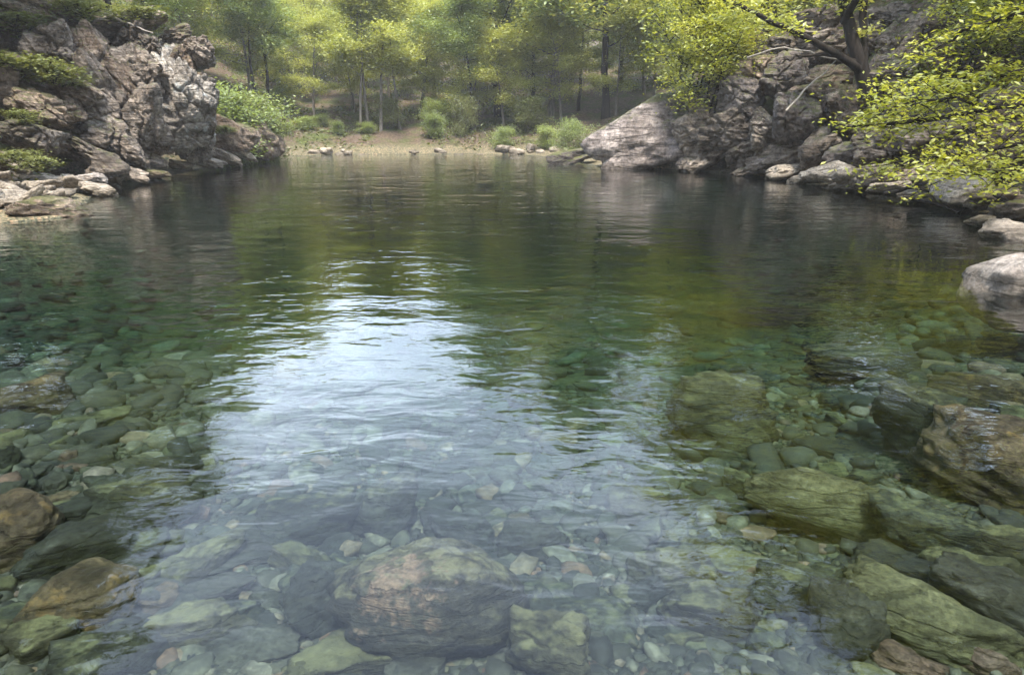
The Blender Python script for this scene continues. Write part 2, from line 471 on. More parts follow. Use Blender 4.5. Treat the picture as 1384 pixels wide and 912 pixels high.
def height(x, y):
    x = np.asarray(x, float).ravel(); y = np.asarray(y, float).ravel()
    s = shore_dist(x, y)
    P = np.stack([x, y, np.zeros_like(x)], 1)
    e = np.clip(s + 0.35 * fbm(P * 0.5, 3, 5), 0, None)
    d = np.clip(-s, 0, None)
    # bed
    D = np.interp(y, [-1, 1.2, 2.4, 3.6, 5, 7, 10, 16, 60], [0.4, 0.58, 0.70, 0.84, 1.02, 1.35, 1.9, 2.5, 2.6])
    side = 1 - 0.38 * sstep(-0.6, -3.5, x) * sstep(12, 5, y) - 0.25 * sstep(1.5, 4.5, x) * sstep(11, 6, y)
    bed = -D * side * (1 - np.exp(-d / 1.3))
    bed += 0.05 * fbm(P * 1.1, 4, 9) * np.clip(d, 0, 1)
    # land
    left = 0.10 * e + 3.6 * sstep(1.6, 5.0, e) + 0.62 * np.clip(e - 4.5, 0, None)
    lfront = 0.16 * e + 2.6 * sstep(3.0, 6.5, e) + 0.60 * np.clip(e - 5.5, 0, None)
    right = 0.10 * e + 3.3 * sstep(0.8, 5.0, e) + 0.64 * np.clip(e - 4.0, 0, None)
    far = 0.05 * e + 0.9 * sstep(1.2, 4.0, e) + 0.17 * np.clip(e - 4.0, 0, None) + 0.30 * np.clip(np.abs(x - 2) - 17, 0, None)
    near = 0.10 * e + 0.28 * np.clip(e - 3.0, 0, None) + 0.5 * np.clip(e - 4.5, 0, None) * sstep(2, -3, y)  # last term: unseen steep rise behind the camera, added to block low sky light
    wl = sstep(1, -1, x)
    fr = sstep(17.5, 14.5, y)
    L_ = left * (1 - fr) + lfront * fr
    sidew = L_ * wl + right * (1 - wl)
    wf = sstep(31, 40, y + 0.25 * np.clip(x - 2, 0, 20))
    land = sidew * (1 - wf) + far * wf
    wn = sstep(9, 3, y)
    land = land * (1 - wn) + near * wn
    land = np.minimum(land, 30 + 0.02 * land)
    land += (0.22 * fbm(P * 0.35, 4, 3) + 0.05 * fbm(P * 2.0, 3, 4)) * sstep(0, 2.5, e)
    return np.where(s > 0, np.maximum(land, 0.0) + 0.02 * np.minimum(s, 1), bed)
def h1(x, y):
    return float(height([x], [y])[0])

def h1_grid(x, y):
    i = min(max(int(np.searchsorted(gx, x)) - 1, 0), nx - 2); j = min(max(int(np.searchsorted(gy, y)) - 1, 0), ny - 2)
    u = (x - gx[i]) / (gx[i + 1] - gx[i]); v = (y - gy[j]) / (gy[j + 1] - gy[j])
    return float((GZ[j, i] * (1 - u) + GZ[j, i + 1] * u) * (1 - v) + (GZ[j + 1, i] * (1 - u) + GZ[j + 1, i + 1] * u) * v)
def axis(lo, hi, flo, fhi, step, grow=1.06, mx=6.0):
    a = list(np.arange(flo, fhi, step))
    s, v = step, a[-1]
    while v < hi:
        s = min(s * grow, mx); v += s; a.append(v)
    s, v = step, flo
    b = []
    while v > lo:
        s = min(s * grow, mx); v -= s; b.append(v)
    return np.array(b[::-1] + a)
gx = axis(-140, 140, -5.5, 5.5, 0.07)
gy = axis(-60, 220, 0.6, 8.5, 0.07)
GX, GY = np.meshgrid(gx, gy)
gz = height(GX, GY)
nx, ny = len(gx), len(gy)
GZ = gz.reshape(ny, nx)
h1 = h1_grid
idx = np.arange(nx * ny).reshape(ny, nx)
quads = np.stack([idx[:-1, :-1], idx[:-1, 1:], idx[1:, 1:], idx[1:, :-1]], -1).reshape(-1, 4)
def ground_mat():
    m, nt, out = new_mat('ground_soil_and_riverbed')
    K = nt.links.new
    geo = N(nt, 'ShaderNodeNewGeometry')
    sep = N(nt, 'ShaderNodeSeparateXYZ'); K(geo.outputs['Position'], sep.inputs[0])
    n1 = N(nt, 'ShaderNodeTexNoise'); n1.inputs['Scale'].default_value = 0.7; n1.inputs['Detail'].default_value = 9; n1.inputs['Roughness'].default_value = 0.65
    n2 = N(nt, 'ShaderNodeTexNoise'); n2.inputs['Scale'].default_value = 7; n2.inputs['Detail'].default_value = 7; n2.inputs['Roughness'].default_value = 0.7
    K(geo.outputs['Position'], n1.inputs['Vector']); K(geo.outputs['Position'], n2.inputs['Vector'])
    vo = N(nt, 'ShaderNodeTexVoronoi'); vo.inputs['Scale'].default_value = 26
    K(geo.outputs['Position'], vo.inputs['Vector'])
    sv = N(nt, 'ShaderNodeSeparateColor'); K(vo.outputs['Color'], sv.inputs[0])
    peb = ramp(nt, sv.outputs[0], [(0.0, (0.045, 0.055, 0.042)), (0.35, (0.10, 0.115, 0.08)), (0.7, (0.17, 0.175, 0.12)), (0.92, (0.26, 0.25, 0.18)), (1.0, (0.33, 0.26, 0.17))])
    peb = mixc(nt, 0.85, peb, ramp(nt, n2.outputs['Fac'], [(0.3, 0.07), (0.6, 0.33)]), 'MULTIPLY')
    soil = ramp(nt, n2.outputs['Fac'], [(0.3, (0.04, 0.028, 0.02)), (0.5, (0.09, 0.066, 0.048)), (0.7, (0.17, 0.13, 0.10))])
    grn = ramp(nt, n2.outputs['Fac'], [(0.3, (0.03, 0.045, 0.012)), (0.7, (0.09, 0.115, 0.03))])
    gm = ramp(nt, n1.outputs['Fac'], [(0.45, 0.0), (0.6, 0.8)])
    land = mixc(nt, gm, soil, grn)
    grav = mixc(nt, 1.0, peb, (2.6, 2.15, 1.95), 'MULTIPLY')
    zz = math_n(nt, 'MULTIPLY_ADD', n1.outputs['Fac'], 0.5, sep.outputs[2])
    f_gr = ramp(nt, zz, [(0.55, 0.0), (0.85, 1.0)])
    land = mixc(nt, f_gr, grav, land)
    f_bed = ramp(nt, sep.outputs[2], [(0.0, 0.0), (0.02, 1.0)])
    col = mixc(nt, f_bed, peb, land)
    bs = N(nt, 'ShaderNodeBsdfPrincipled'); K(col, bs.inputs['Base Color']); bs.inputs['Roughness'].default_value = 0.95
    bs.inputs['Specular IOR Level'].default_value = 0.1
    hh = math_n(nt, 'ADD', math_n(nt, 'MULTIPLY', vo.outputs['Distance'], -0.5), n2.outputs['Fac'])
    bp = N(nt, 'ShaderNodeBump'); bp.inputs['Distance'].default_value = 0.035
    K(hh, bp.inputs['Height']); K(bp.outputs[0], bs.inputs['Normal'])
    K(bs.outputs[0], out.inputs['Surface'])
    return m
M['ground'] = ground_mat()
ground = link('ground', make_mesh('ground', np.stack([GX.ravel(), GY.ravel(), gz], 1), quads), M['ground'])
tag(ground, 'stony stream bed rising into brown leaf strewn wooded banks', 'ground', kind='structure')

# ------------------------------------------------------------------ water
def water_mat():
    m, nt, out = new_mat('clear_green_water')
    K = nt.links.new
    geo = N(nt, 'ShaderNodeNewGeometry')
    def nz(scale, vec, detail=2, rough=0.5, dist=0.0):
        n = N(nt, 'ShaderNodeTexNoise')
        n.inputs['Scale'].default_value = scale; n.inputs['Detail'].default_value = detail
        n.inputs['Roughness'].default_value = rough; n.inputs['Distortion'].default_value = dist
        K(vec, n.inputs['Vector'])
        return n.outputs['Fac']
    mpn = N(nt, 'ShaderNodeMapping'); mpn.inputs['Scale'].default_value = (0.55, 1.0, 1.0); mpn.inputs['Rotation'].default_value = (0, 0, R(9))
    K(geo.outputs['Position'], mpn.inputs['Vector'])
    a = nz(5.0, mpn.outputs[0], 2, 0.5, 0.6)
    b = nz(13.0, mpn.outputs[0], 2, 0.5, 0.4)
    c = nz(1.4, mpn.outputs[0], 1, 0.5)
    g = nz(0.45, geo.outputs['Position'], 3, 0.5)          # calm and ruffled patches
    gust = ramp(nt, g, [(0.36, 0.35), (0.62, 1.0)])
    h = math_n(nt, 'ADD', math_n(nt, 'MULTIPLY', a, 0.012), math_n(nt, 'MULTIPLY', b, 0.0028))
    h = math_n(nt, 'MULTIPLY', h, gust)
    h = math_n(nt, 'ADD', h, math_n(nt, 'MULTIPLY', c, 0.02))
    bp = N(nt, 'ShaderNodeBump'); bp.inputs['Distance'].default_value = 1.0; bp.inputs['Strength'].default_value = 1.0
    K(h, bp.inputs['Height'])
    # still, clear water: Fresnel mirror over a clear body (no bending, so sunlight reaches the bed cleanly)
    fr_ = N(nt, 'ShaderNodeFresnel'); fr_.inputs['IOR'].default_value = 1.333
    K(bp.outputs[0], fr_.inputs['Normal'])
    tb = N(nt, 'ShaderNodeBsdfTransparent'); tb.inputs[0].default_value = (1, 1, 1, 1)
    gl = N(nt, 'ShaderNodeBsdfGlossy'); gl.inputs['Roughness'].default_value = 0.0
    gl.inputs[0].default_value = (1, 1, 1, 1)
    K(bp.outputs[0], gl.inputs['Normal'])
    mx = N(nt, 'ShaderNodeMixShader')
    K(fr_.outputs[0], mx.inputs[0]); K(tb.outputs[0], mx.inputs[1]); K(gl.outputs[0], mx.inputs[2])
    K(mx.outputs[0], out.inputs['Surface'])
    va = N(nt, 'ShaderNodeVolumeAbsorption'); va.inputs['Color'].default_value = (0.38, 0.66, 0.57, 1); va.inputs['Density'].default_value = 0.48
    K(va.outputs[0], out.inputs['Volume'])
    return m
M['water'] = water_mat()
wv = np.array([(x, y, z) for z in (-9, 0) for x, y in ((-45, -3), (45, -3), (45, 62), (-45, 62))], float)
wf_ = np.array([(0, 3, 2, 1), (4, 5, 6, 7), (0, 1, 5, 4), (1, 2, 6, 5), (2, 3, 7, 6), (3, 0, 4, 7)])
water = link('water', make_mesh('water', wv, wf_, smooth=False), M['water'])
tag(water, 'clear green stream pool with small ripples reflecting sky and trees', 'water', kind='structure')

# ------------------------------------------------------------------ bank rocks
def view_basis(loc):
    f = np.array([loc[0], loc[1], 0.0]); f /= np.linalg.norm(f)
    r = np.array([f[1], -f[0], 0.0])
    return r, f, np.array([0, 0, 1.0])
def block_mesh(name, seed, loc, sx, sy, sz, rot, **kw):
    """angular block, half sizes sx (across), sy (depth), sz (up), tilted by rot about the view line; vertices about loc"""
    v, f = rock_verts(seed, **kw)
    q = v * np.array([sx, sy, sz])
    a = R(rot)
    x = q[:, 0] * math.cos(a) - q[:, 2] * math.sin(a)
    z = q[:, 0] * math.sin(a) + q[:, 2] * math.cos(a)
    r, fw, u = view_basis(loc)
    p = x[:, None] * r + q[:, 1:2] * fw + z[:, None] * u
    return make_mesh(name, p, f)
def bank_rock(px, py, rx, ry, Y, rot=0, seed=0, mat='cliff', parent=None, name='rock_block', depth=None, label=None, cat='boulder', group=None, **kw):
    c = at_y(px, py, Y)
    d = Y / ray(px, py)[1]
    sx, sz = rx / F * d, ry / F * d
    sy = depth if depth is not None else 0.9 * 0.5 * (sx + sz) + 0.15
    c = c + np.array([0, sy * 0.35, 0])
    kw.setdefault('sub', 5)
    kw.setdefault('strata', 0.10)
    gs = 1.0 if kw.get('cells') else 1.12
    me = block_mesh(name, seed, c, sx * gs, sy, sz * gs, rot, **kw)
    if parent is not None:
        o = link(name, me, M[mat], parent, Vector(c) - parent.location)
    else:
        o = link(name, me, M[mat], None, c)
        tag(o, label, cat, group)
    return o

lc = root('rock_cliff', (-13, 22, 0), 'tall fractured grey rock cliff with dark crevices on the left bank above the pool', 'cliff')
SD = dict(sdir=(0.75, 0.1, 0.65))
SV = dict(sdir=(1.0, 0.1, 0.15))
left_blocks = [
    (55, 22, 70, 26, 24.0, -8, 'cliff_brown', SD), (20, 50, 40, 25, 22.5, -5, 'cliff_brown', SD), (150, 32, 62, 16, 25.0, 14, 'cliff', SD), (228, 52, 30, 14, 26.0, 28, 'cliff_brown', SD),
    (112, 78, 36, 46, 23.0, 5, 'cliff_brown', SV), (60, 72, 34, 38, 21.5, 20, 'cliff', SV), (168, 58, 26, 22, 24.3, 10, 'cliff', SV), (196, 66, 16, 16, 24.6, 0, 'cliff', SD),
    (183, 100, 36, 40, 23.2, 22, 'cliff', SV), (238, 88, 30, 30, 24.6, -14, 'cliff_brown', SV), (262, 70, 22, 22, 25.4, 12, 'cliff', SD), (218, 110, 30, 50, 24.0, 14, 'cliff_pale', SV),
    (158, 128, 34, 62, 22.2, 26, 'cliff_brown', SV), (122, 132, 34, 50, 21.6, 34, 'cliff', SV), (246, 130, 40, 48, 23.8, -8, 'cliff_pale', SV),
    (232, 172, 46, 34, 23.2, -10, 'cliff_pale', SD), (186, 165, 32, 42, 22.4, 10, 'cliff', SV), (205, 190, 30, 26, 23.4, 0, 'cliff_brown', SD), (262, 190, 26, 30, 24.4, -18, 'cliff_pale', SD),
    (70, 118, 62, 26, 20.6, -24, 'cliff_brown', SD), (20, 108, 40, 30, 19.8, -20, 'cliff_brown', SD), (95, 160, 56, 30, 20.2, -30, 'cliff', SD), (42, 150, 54, 26, 19.2, -28, 'cliff_brown', SD),
    (140, 182, 42, 26, 20.6, -24, 'cliff', SD), (80, 196, 52, 20, 18.8, -26, 'cliff_brown', SD), (22, 186, 44, 22, 17.8, -24, 'cliff', SD), (118, 212, 36, 14, 19.2, -28, 'cliff', SD),
    (165, 212, 30, 14, 21.0, -22, 'cliff', SD), (262, 160, 22, 36, 25.0, -10, 'cliff', SV), (-30, 120, 50, 60, 19.0, -15, 'cliff_brown', SD), (-60, 40, 60, 50, 22.0, 0, 'cliff_brown', SD),
]
for i, (px, py, rx, ry, Y, rot, mat, kw) in enumerate(left_blocks):
    bank_rock(px, py, rx, ry, Y + (0.55 if i % 3 == 0 else (-0.35 if i % 3 == 1 else 0)), rot, 100 + i, mat, lc, depth=1.25, sub=6, cells=22, celld=0.2, caniso=(1.3, 1, 0.8), lump=0.06, sharp=24, rough=0.08, **kw)

rk = [  # loose boulders and ledges at the water on the left
    (300, 178, 34, 22, 28.5, -34, 'cliff_brown', 'brown sloping ledge just past the tall left cliff', 'ledge', None),
    (346, 194, 28, 24, 32.0, -8, 'cliff_brown', 'blocky dark faced boulder at the water where the left bank ends', 'boulder', 1.8),
    (318, 202, 30, 8, 29.5, -38, 'slab', 'thin pale slab leaning into the water beside the dark faced end boulder', 'slab', 0.8),
    (296, 210, 26, 8, 28.0, -24, 'slab', 'flat grey slab at the waterline below the sloping brown ledge', 'slab', 0.8),
    (268, 217, 24, 8, 26.0, -16, 'slab', 'grey slab at the foot of the overhang on the cliff', 'slab', 0.8),
    (240, 224, 16, 6, 24.6, -8, 'slab', 'small grey stone in the water under the cliff overhang', 'stone', 0.5),
    (192, 212, 24, 9, 22.6, -34, 'cliff', 'narrow grey slab slanting down to the water at the cliff foot', 'slab', 0.8),
    (200, 235, 22, 6, 21.6, -12, 'cliff_brown', 'low brown stone at the tip of the bank below the slanting slab', 'stone', 0.6),
    (142, 230, 23, 17, 18.6, -22, 'cliff', 'rounded grey boulder perched at the back of the pale slab pile', 'boulder', None),
    (176, 236, 18, 9, 19.8, -20, 'cliff', 'grey stone at the waterline right of the rounded grey boulder', 'stone', None),
    (52, 284, 46, 15, 12.6, -6, 'cliff_brown', 'dark low boulder in the water in front of the pale slab pile', 'boulder', 0.45),
    (131, 258, 22, 9, 16.6, -14, 'slab', 'pale flat stone at the water edge of the slab pile', 'stone', 0.5),
    (118, 243, 20, 8, 17.4, -10, 'pale', 'pale grey flat stone just above the water edge slab', 'stone', 0.5),
]
for i, (px, py, rx, ry, Y, rot, mat, lab, cat, dep) in enumerate(rk):
    bank_rock(px, py, rx, ry, Y, rot, 200 + i, mat, None, {'boulder': 'boulder', 'slab': 'flat_stone', 'stone': 'stone', 'ledge': 'rock_ledge'}[cat], dep, lab, cat, None, **SD)

# pale flaky slab pile at the left edge: individual slabs
rgs = np.random.default_rng(77)
slab_protos = [rock_verts(300 + i, sub=4, planes=12, sharp=18, rough=0.08, strata=0.05) for i in range(6)]
slab_me = []
for i, (v, f) in enumerate(slab_protos):
    me = make_mesh('flat_stone', v * np.array([1, 0.62, 0.26]), f); me.materials.append(M['slab']); slab_me.append(me)
k = 0
for t in range(900):
    px, py = rgs.uniform(-60, 150), rgs.uniform(212, 284)
    if py < 206 + max(0, px - 60) * 0.35 or py > 292 - max(0, px) * 0.27: continue
    p0 = at_water(px, py)
    # march to the ground
    d = ray(px, py); t_ = 8.0
    while t_ < 40 and CAM_H + d[2] * t_ > h1(d[0] * t_, d[1] * t_): t_ += 0.12
    q = np.array([0, 0, CAM_H]) + d * t_
    if q[1] > 20 or q[0] > -7: continue
    o = bpy.data.objects.new('flat_stone', slab_me[k % 6]); C.objects.link(o)
    s = rgs.uniform(0.2, 0.55)
    o.scale = (s, s, s * rgs.uniform(0.8, 1.3))
    o.location = (q[0], q[1], q[2] + s * 0.12)
    o.rotation_euler = (R(rgs.normal(4, 12)), R(rgs.normal(14, 12)), rgs.uniform(-0.8, 0.8) + (math.pi if rgs.random() < 0.5 else 0))
    tag(o, 'pale flat flaky slab in the jumbled pile on the left shore', 'slab', 'pale flaky slabs piled on the left shore')
    k += 1
    if k >= 150: break

rc = root('rock_cliff', (8, 24, 0), 'long blocky mauve grey rock outcrop along the right bank under the dark forked tree', 'cliff')
right_blocks = [
    (962, 140, 34, 30, 25.5, -18, 'cliff_mauve', SD), (988, 178, 40, 34, 25.0, 24, 'cliff', SD), (950, 185, 34, 36, 25.6, 30, 'cliff', SD), (955, 214, 40, 18, 25.2, 28, 'cliff', SD),
    (1008, 134, 34, 28, 24.8, -8, 'cliff_mauve', SD), (1064, 102, 36, 34, 24.0, 28, 'cliff_mauve', SD), (1056, 66, 34, 26, 25.0, 34, 'cliff', SD), (1030, 100, 30, 30, 25.2, 20, 'cliff_brown', SD),
    (1078, 166, 36, 40, 21.8, 8, 'cliff_mauve', SV), (1122, 142, 42, 38, 22.2, 24, 'cliff_brown', SD), (1040, 178, 26, 34, 23.4, 26, 'cliff', SD), (1014, 205, 34, 18, 24.0, 32, 'cliff', SD),
    (1190, 108, 22, 34, 20.6, -18, 'cliff_mauve', SV), (1222, 104, 30, 26, 20.4, 30, 'cliff_mauve', SD), (1150, 60, 50, 30, 25.0, 18, 'cliff_brown', SD), (1190, 35, 50, 26, 25.6, 10, 'cliff', SD),
    (1110, 40, 50, 34, 26.5, 20, 'cliff', SD), (1120, 110, 40, 24, 23.5, 14, 'cliff_brown', SD), (1170, 150, 40, 40, 20.4, 18, 'cliff_brown', SD), (1250, 150, 50, 50, 19.4, 24, 'cliff_mauve', SD),
    (1210, 190, 44, 34, 18.8, 22, 'cliff', SD), (1290, 190, 60, 40, 17.0, 20, 'cliff', SD), (1250, 60, 60, 50, 23.0, 20, 'cliff_brown', SD), (1320, 120, 60, 60, 19.0, 10, 'cliff_brown', SD),
    (1390, 170, 60, 60, 15.0, 10, 'cliff_brown', SD), (1330, 225, 50, 26, 15.6, 10, 'cliff_brown', SD), (1000, 60, 40, 30, 27.0, 15, 'cliff_brown', SD),
]
for i, (px, py, rx, ry, Y, rot, mat, kw) in enumerate(right_blocks):
    bank_rock(px, py, rx, ry, Y + (0.5 if i % 3 == 0 else (-0.35 if i % 3 == 1 else 0)), rot, 400 + i, mat, rc, depth=1.15, sub=6, cells=18, celld=0.17, lump=0.06, sharp=22, rough=0.08, **kw)
rk = [
    (898, 184, 96, 50, 27.5, 36, 'cliff_mauve', 'great smooth mauve grey boulder with mossy top at the far right of the pool', 'boulder', 2.0),
    (770, 212, 34, 8, 31.0, 8, 'cliff_mauve', 'low grey ledge running out from the great smooth boulder', 'ledge', 1.0),
    (1058, 214, 40, 18, 22.6, 10, 'cliff', 'squat grey boulder below the rounded blocks of the right outcrop', 'boulder', None),
    (1108, 204, 26, 20, 20.8, 40, 'cliff', 'upright wedge of grey rock at the foot of the right outcrop', 'boulder', None),
    (1150, 212, 30, 20, 19.6, 30, 'cliff_mauve', 'rounded mauve boulder beneath the tip of the leafy overhang', 'boulder', None),
    (1062, 232, 24, 9, 21.6, 14, 'slab', 'pale slab at the waterline under the squat grey boulder', 'slab', 0.6),
    (1018, 229, 24, 7, 23.4, 20, 'cliff', 'small grey slab half in the water left of the pale waterline slab', 'slab', 0.6),
    (1128, 234, 30, 12, 18.8, 12, 'slab', 'pale blocky stone at the water under the rounded mauve boulder', 'stone', 0.7),
    (1172, 240, 34, 13, 17.4, 16, 'slab', 'long pale stone on the waterline in front of the overhanging leaves', 'stone', 0.6),
    (1222, 240, 44, 18, 16.4, 14, 'cliff', 'broad grey boulder half hidden behind the overhanging leaves', 'boulder', 0.8),
    (1208, 254, 26, 7, 16.0, 8, 'slab', 'low flat stone in the water in front of the broad grey boulder', 'stone', 0.5),
    (1090, 243, 22, 8, 20.2, 12, 'slab', 'pale stone at the waterline left of the pale blocky stone', 'stone', 0.5),
    (1040, 222, 22, 10, 22.8, 24, 'cliff_mauve', 'grey wedge stone at the foot of the outcrop above the small grey slab', 'stone', 0.6),
    (1148, 252, 20, 6, 18.0, 6, 'slab', 'thin pale stone awash left of the low flat stone', 'stone', 0.4),
    (1250, 262, 26, 8, 15.2, 10, 'slab', 'grey stone awash beside the waterlogged branch', 'stone', 0.4),
    (1278, 246, 34, 16, 14.9, 12, 'cliff', 'grey boulder on the shore just behind the pale smooth boulder', 'boulder', 0.6),
    (1352, 270, 34, 14, 12.6, 12, 'cliff', 'brown grey boulder on the shore right of the pale smooth boulder', 'boulder', 0.5),
    (1388, 286, 30, 16, 11.6, 8, 'cliff_mauve', 'grey boulder on the shore cut by the right edge', 'boulder', 0.5),
    (1330, 300, 18, 6, 11.4, 6, 'slab', 'flat grey stone awash in front of the brown grey boulder', 'stone', 0.35),
    (1310, 260, 38, 19, 13.7, 10, 'pale', 'pale smooth boulder at the water below the bright overhanging branches', 'boulder', 0.6),
    (1366, 314, 26, 15, 10.2, 14, 'pale', 'small pale rock in the water between the smooth boulder and the large leaning one', 'stone', 0.4),
    (1434, 402, 92, 50, 6.6, 18, 'pale', 'large pale leaning boulder standing out of the water at the right edge', 'boulder', 0.6),
]
for i, (px, py, rx, ry, Y, rot, mat, lab, cat, dep) in enumerate(rk):
    bank_rock(px, py, rx, ry, Y, rot, 500 + i, mat, None, {'boulder': 'boulder', 'slab': 'flat_stone', 'stone': 'stone', 'ledge': 'rock_ledge'}[cat], dep, lab, cat, None,
              strata=0.02 if mat == 'pale' or i == 0 else 0.1, cells=14 if i == 0 else 0, celld=0.10, sdir=(0.6, 0.1, -0.7), rough=0.05 if mat == 'pale' or i == 0 else 0.1)

# far shore: stones along the gravel strip
far_protos = []
for i in range(4):
    v, f = rock_verts(560 + i, sub=3, planes=10)
    me = make_mesh('stone', v * np.array([1, 0.8, 0.55]), f); me.materials.append(M['slab']); far_protos.append(me)
for i in range(46):
    px = rgs.uniform(384, 800)
    Yw = at_water(px, 209.5)
    e = abs(rgs.normal(0, 0.9)) + 0.05
    x, y = Yw[0], Yw[1] + e
    o = bpy.data.objects.new('stone', far_protos[i % 4]); C.objects.link(o)
    s = rgs.uniform(0.12, 0.45) * (1.4 if rgs.random() < 0.15 else 1)
    o.scale = (s * 1.3, s, s); o.rotation_euler = (0, 0, rgs.uniform(0, 6.3))
    o.location = (x, y, h1(x, y) + s * 0.15)
    tag(o, 'small pale stone on the gravel strip of the far shore', 'stone', 'stones on the far gravel shore')

# ------------------------------------------------------------------ boulders on the bed of the pool
def refracted(px, py, zf):
    """point under water on the ray of this photo pixel where it meets height zf(x, y)"""
    p = at_water(px, py); d = ray(px, py); d = d / np.linalg.norm(d)
    n = 1.0
    ci = -d[2]
    k = 1 - n * n * (1 - ci * ci)
    t = n * d + np.array([0, 0, 1]) * (n * ci - math.sqrt(k))
    s = 0.0
    while s < 8:
        q = p + t * s
        if q[2] < zf(q[0], q[1]): break
        s += 0.02
    return q
bed_foot = []
def bed_rock(px, py, rx, ry, mat, seed, label, name='boulder', cat='boulder', hz=1.3, rot=0, yaw=0, up=0.5, **kw):
    q = refracted(px, py, lambda x, y: h1(x, y) + 0.02)
    dist = np.linalg.norm(q - np.array([0, 0, CAM_H]))
    sx = rx / F * dist
    sz = ry / F * dist * hz
    q = refracted(px, py, lambda x, y: h1(x, y) + up * sz)
    dist = np.linalg.norm(q - np.array([0, 0, CAM_H]))
    sx, sy, sz = rx / F * dist * 1.05, ry / F * dist * 1.25, ry / F * dist * hz
    kw.setdefault('sub', 5); kw.setdefault('rough', 0.07); kw.setdefault('strata', 0.03); kw.setdefault('sharp', 20); kw.setdefault('planes', 10); kw.setdefault('cells', 10); kw.setdefault('celld', 0.07)
    top = q[2] + sz
    if top > -0.03: q[2] -= top + 0.03
    me = block_mesh(name, seed, q, sx, sy, sz, rot, **kw)
    o = link(name, me, M[mat], None, q)
    o.rotation_euler = (0, 0, R(yaw))
    bed_foot.append((q[0], q[1], max(sx, sy * 0.5) * 0.85, sy * 0.85))
    return tag(o, label, cat)
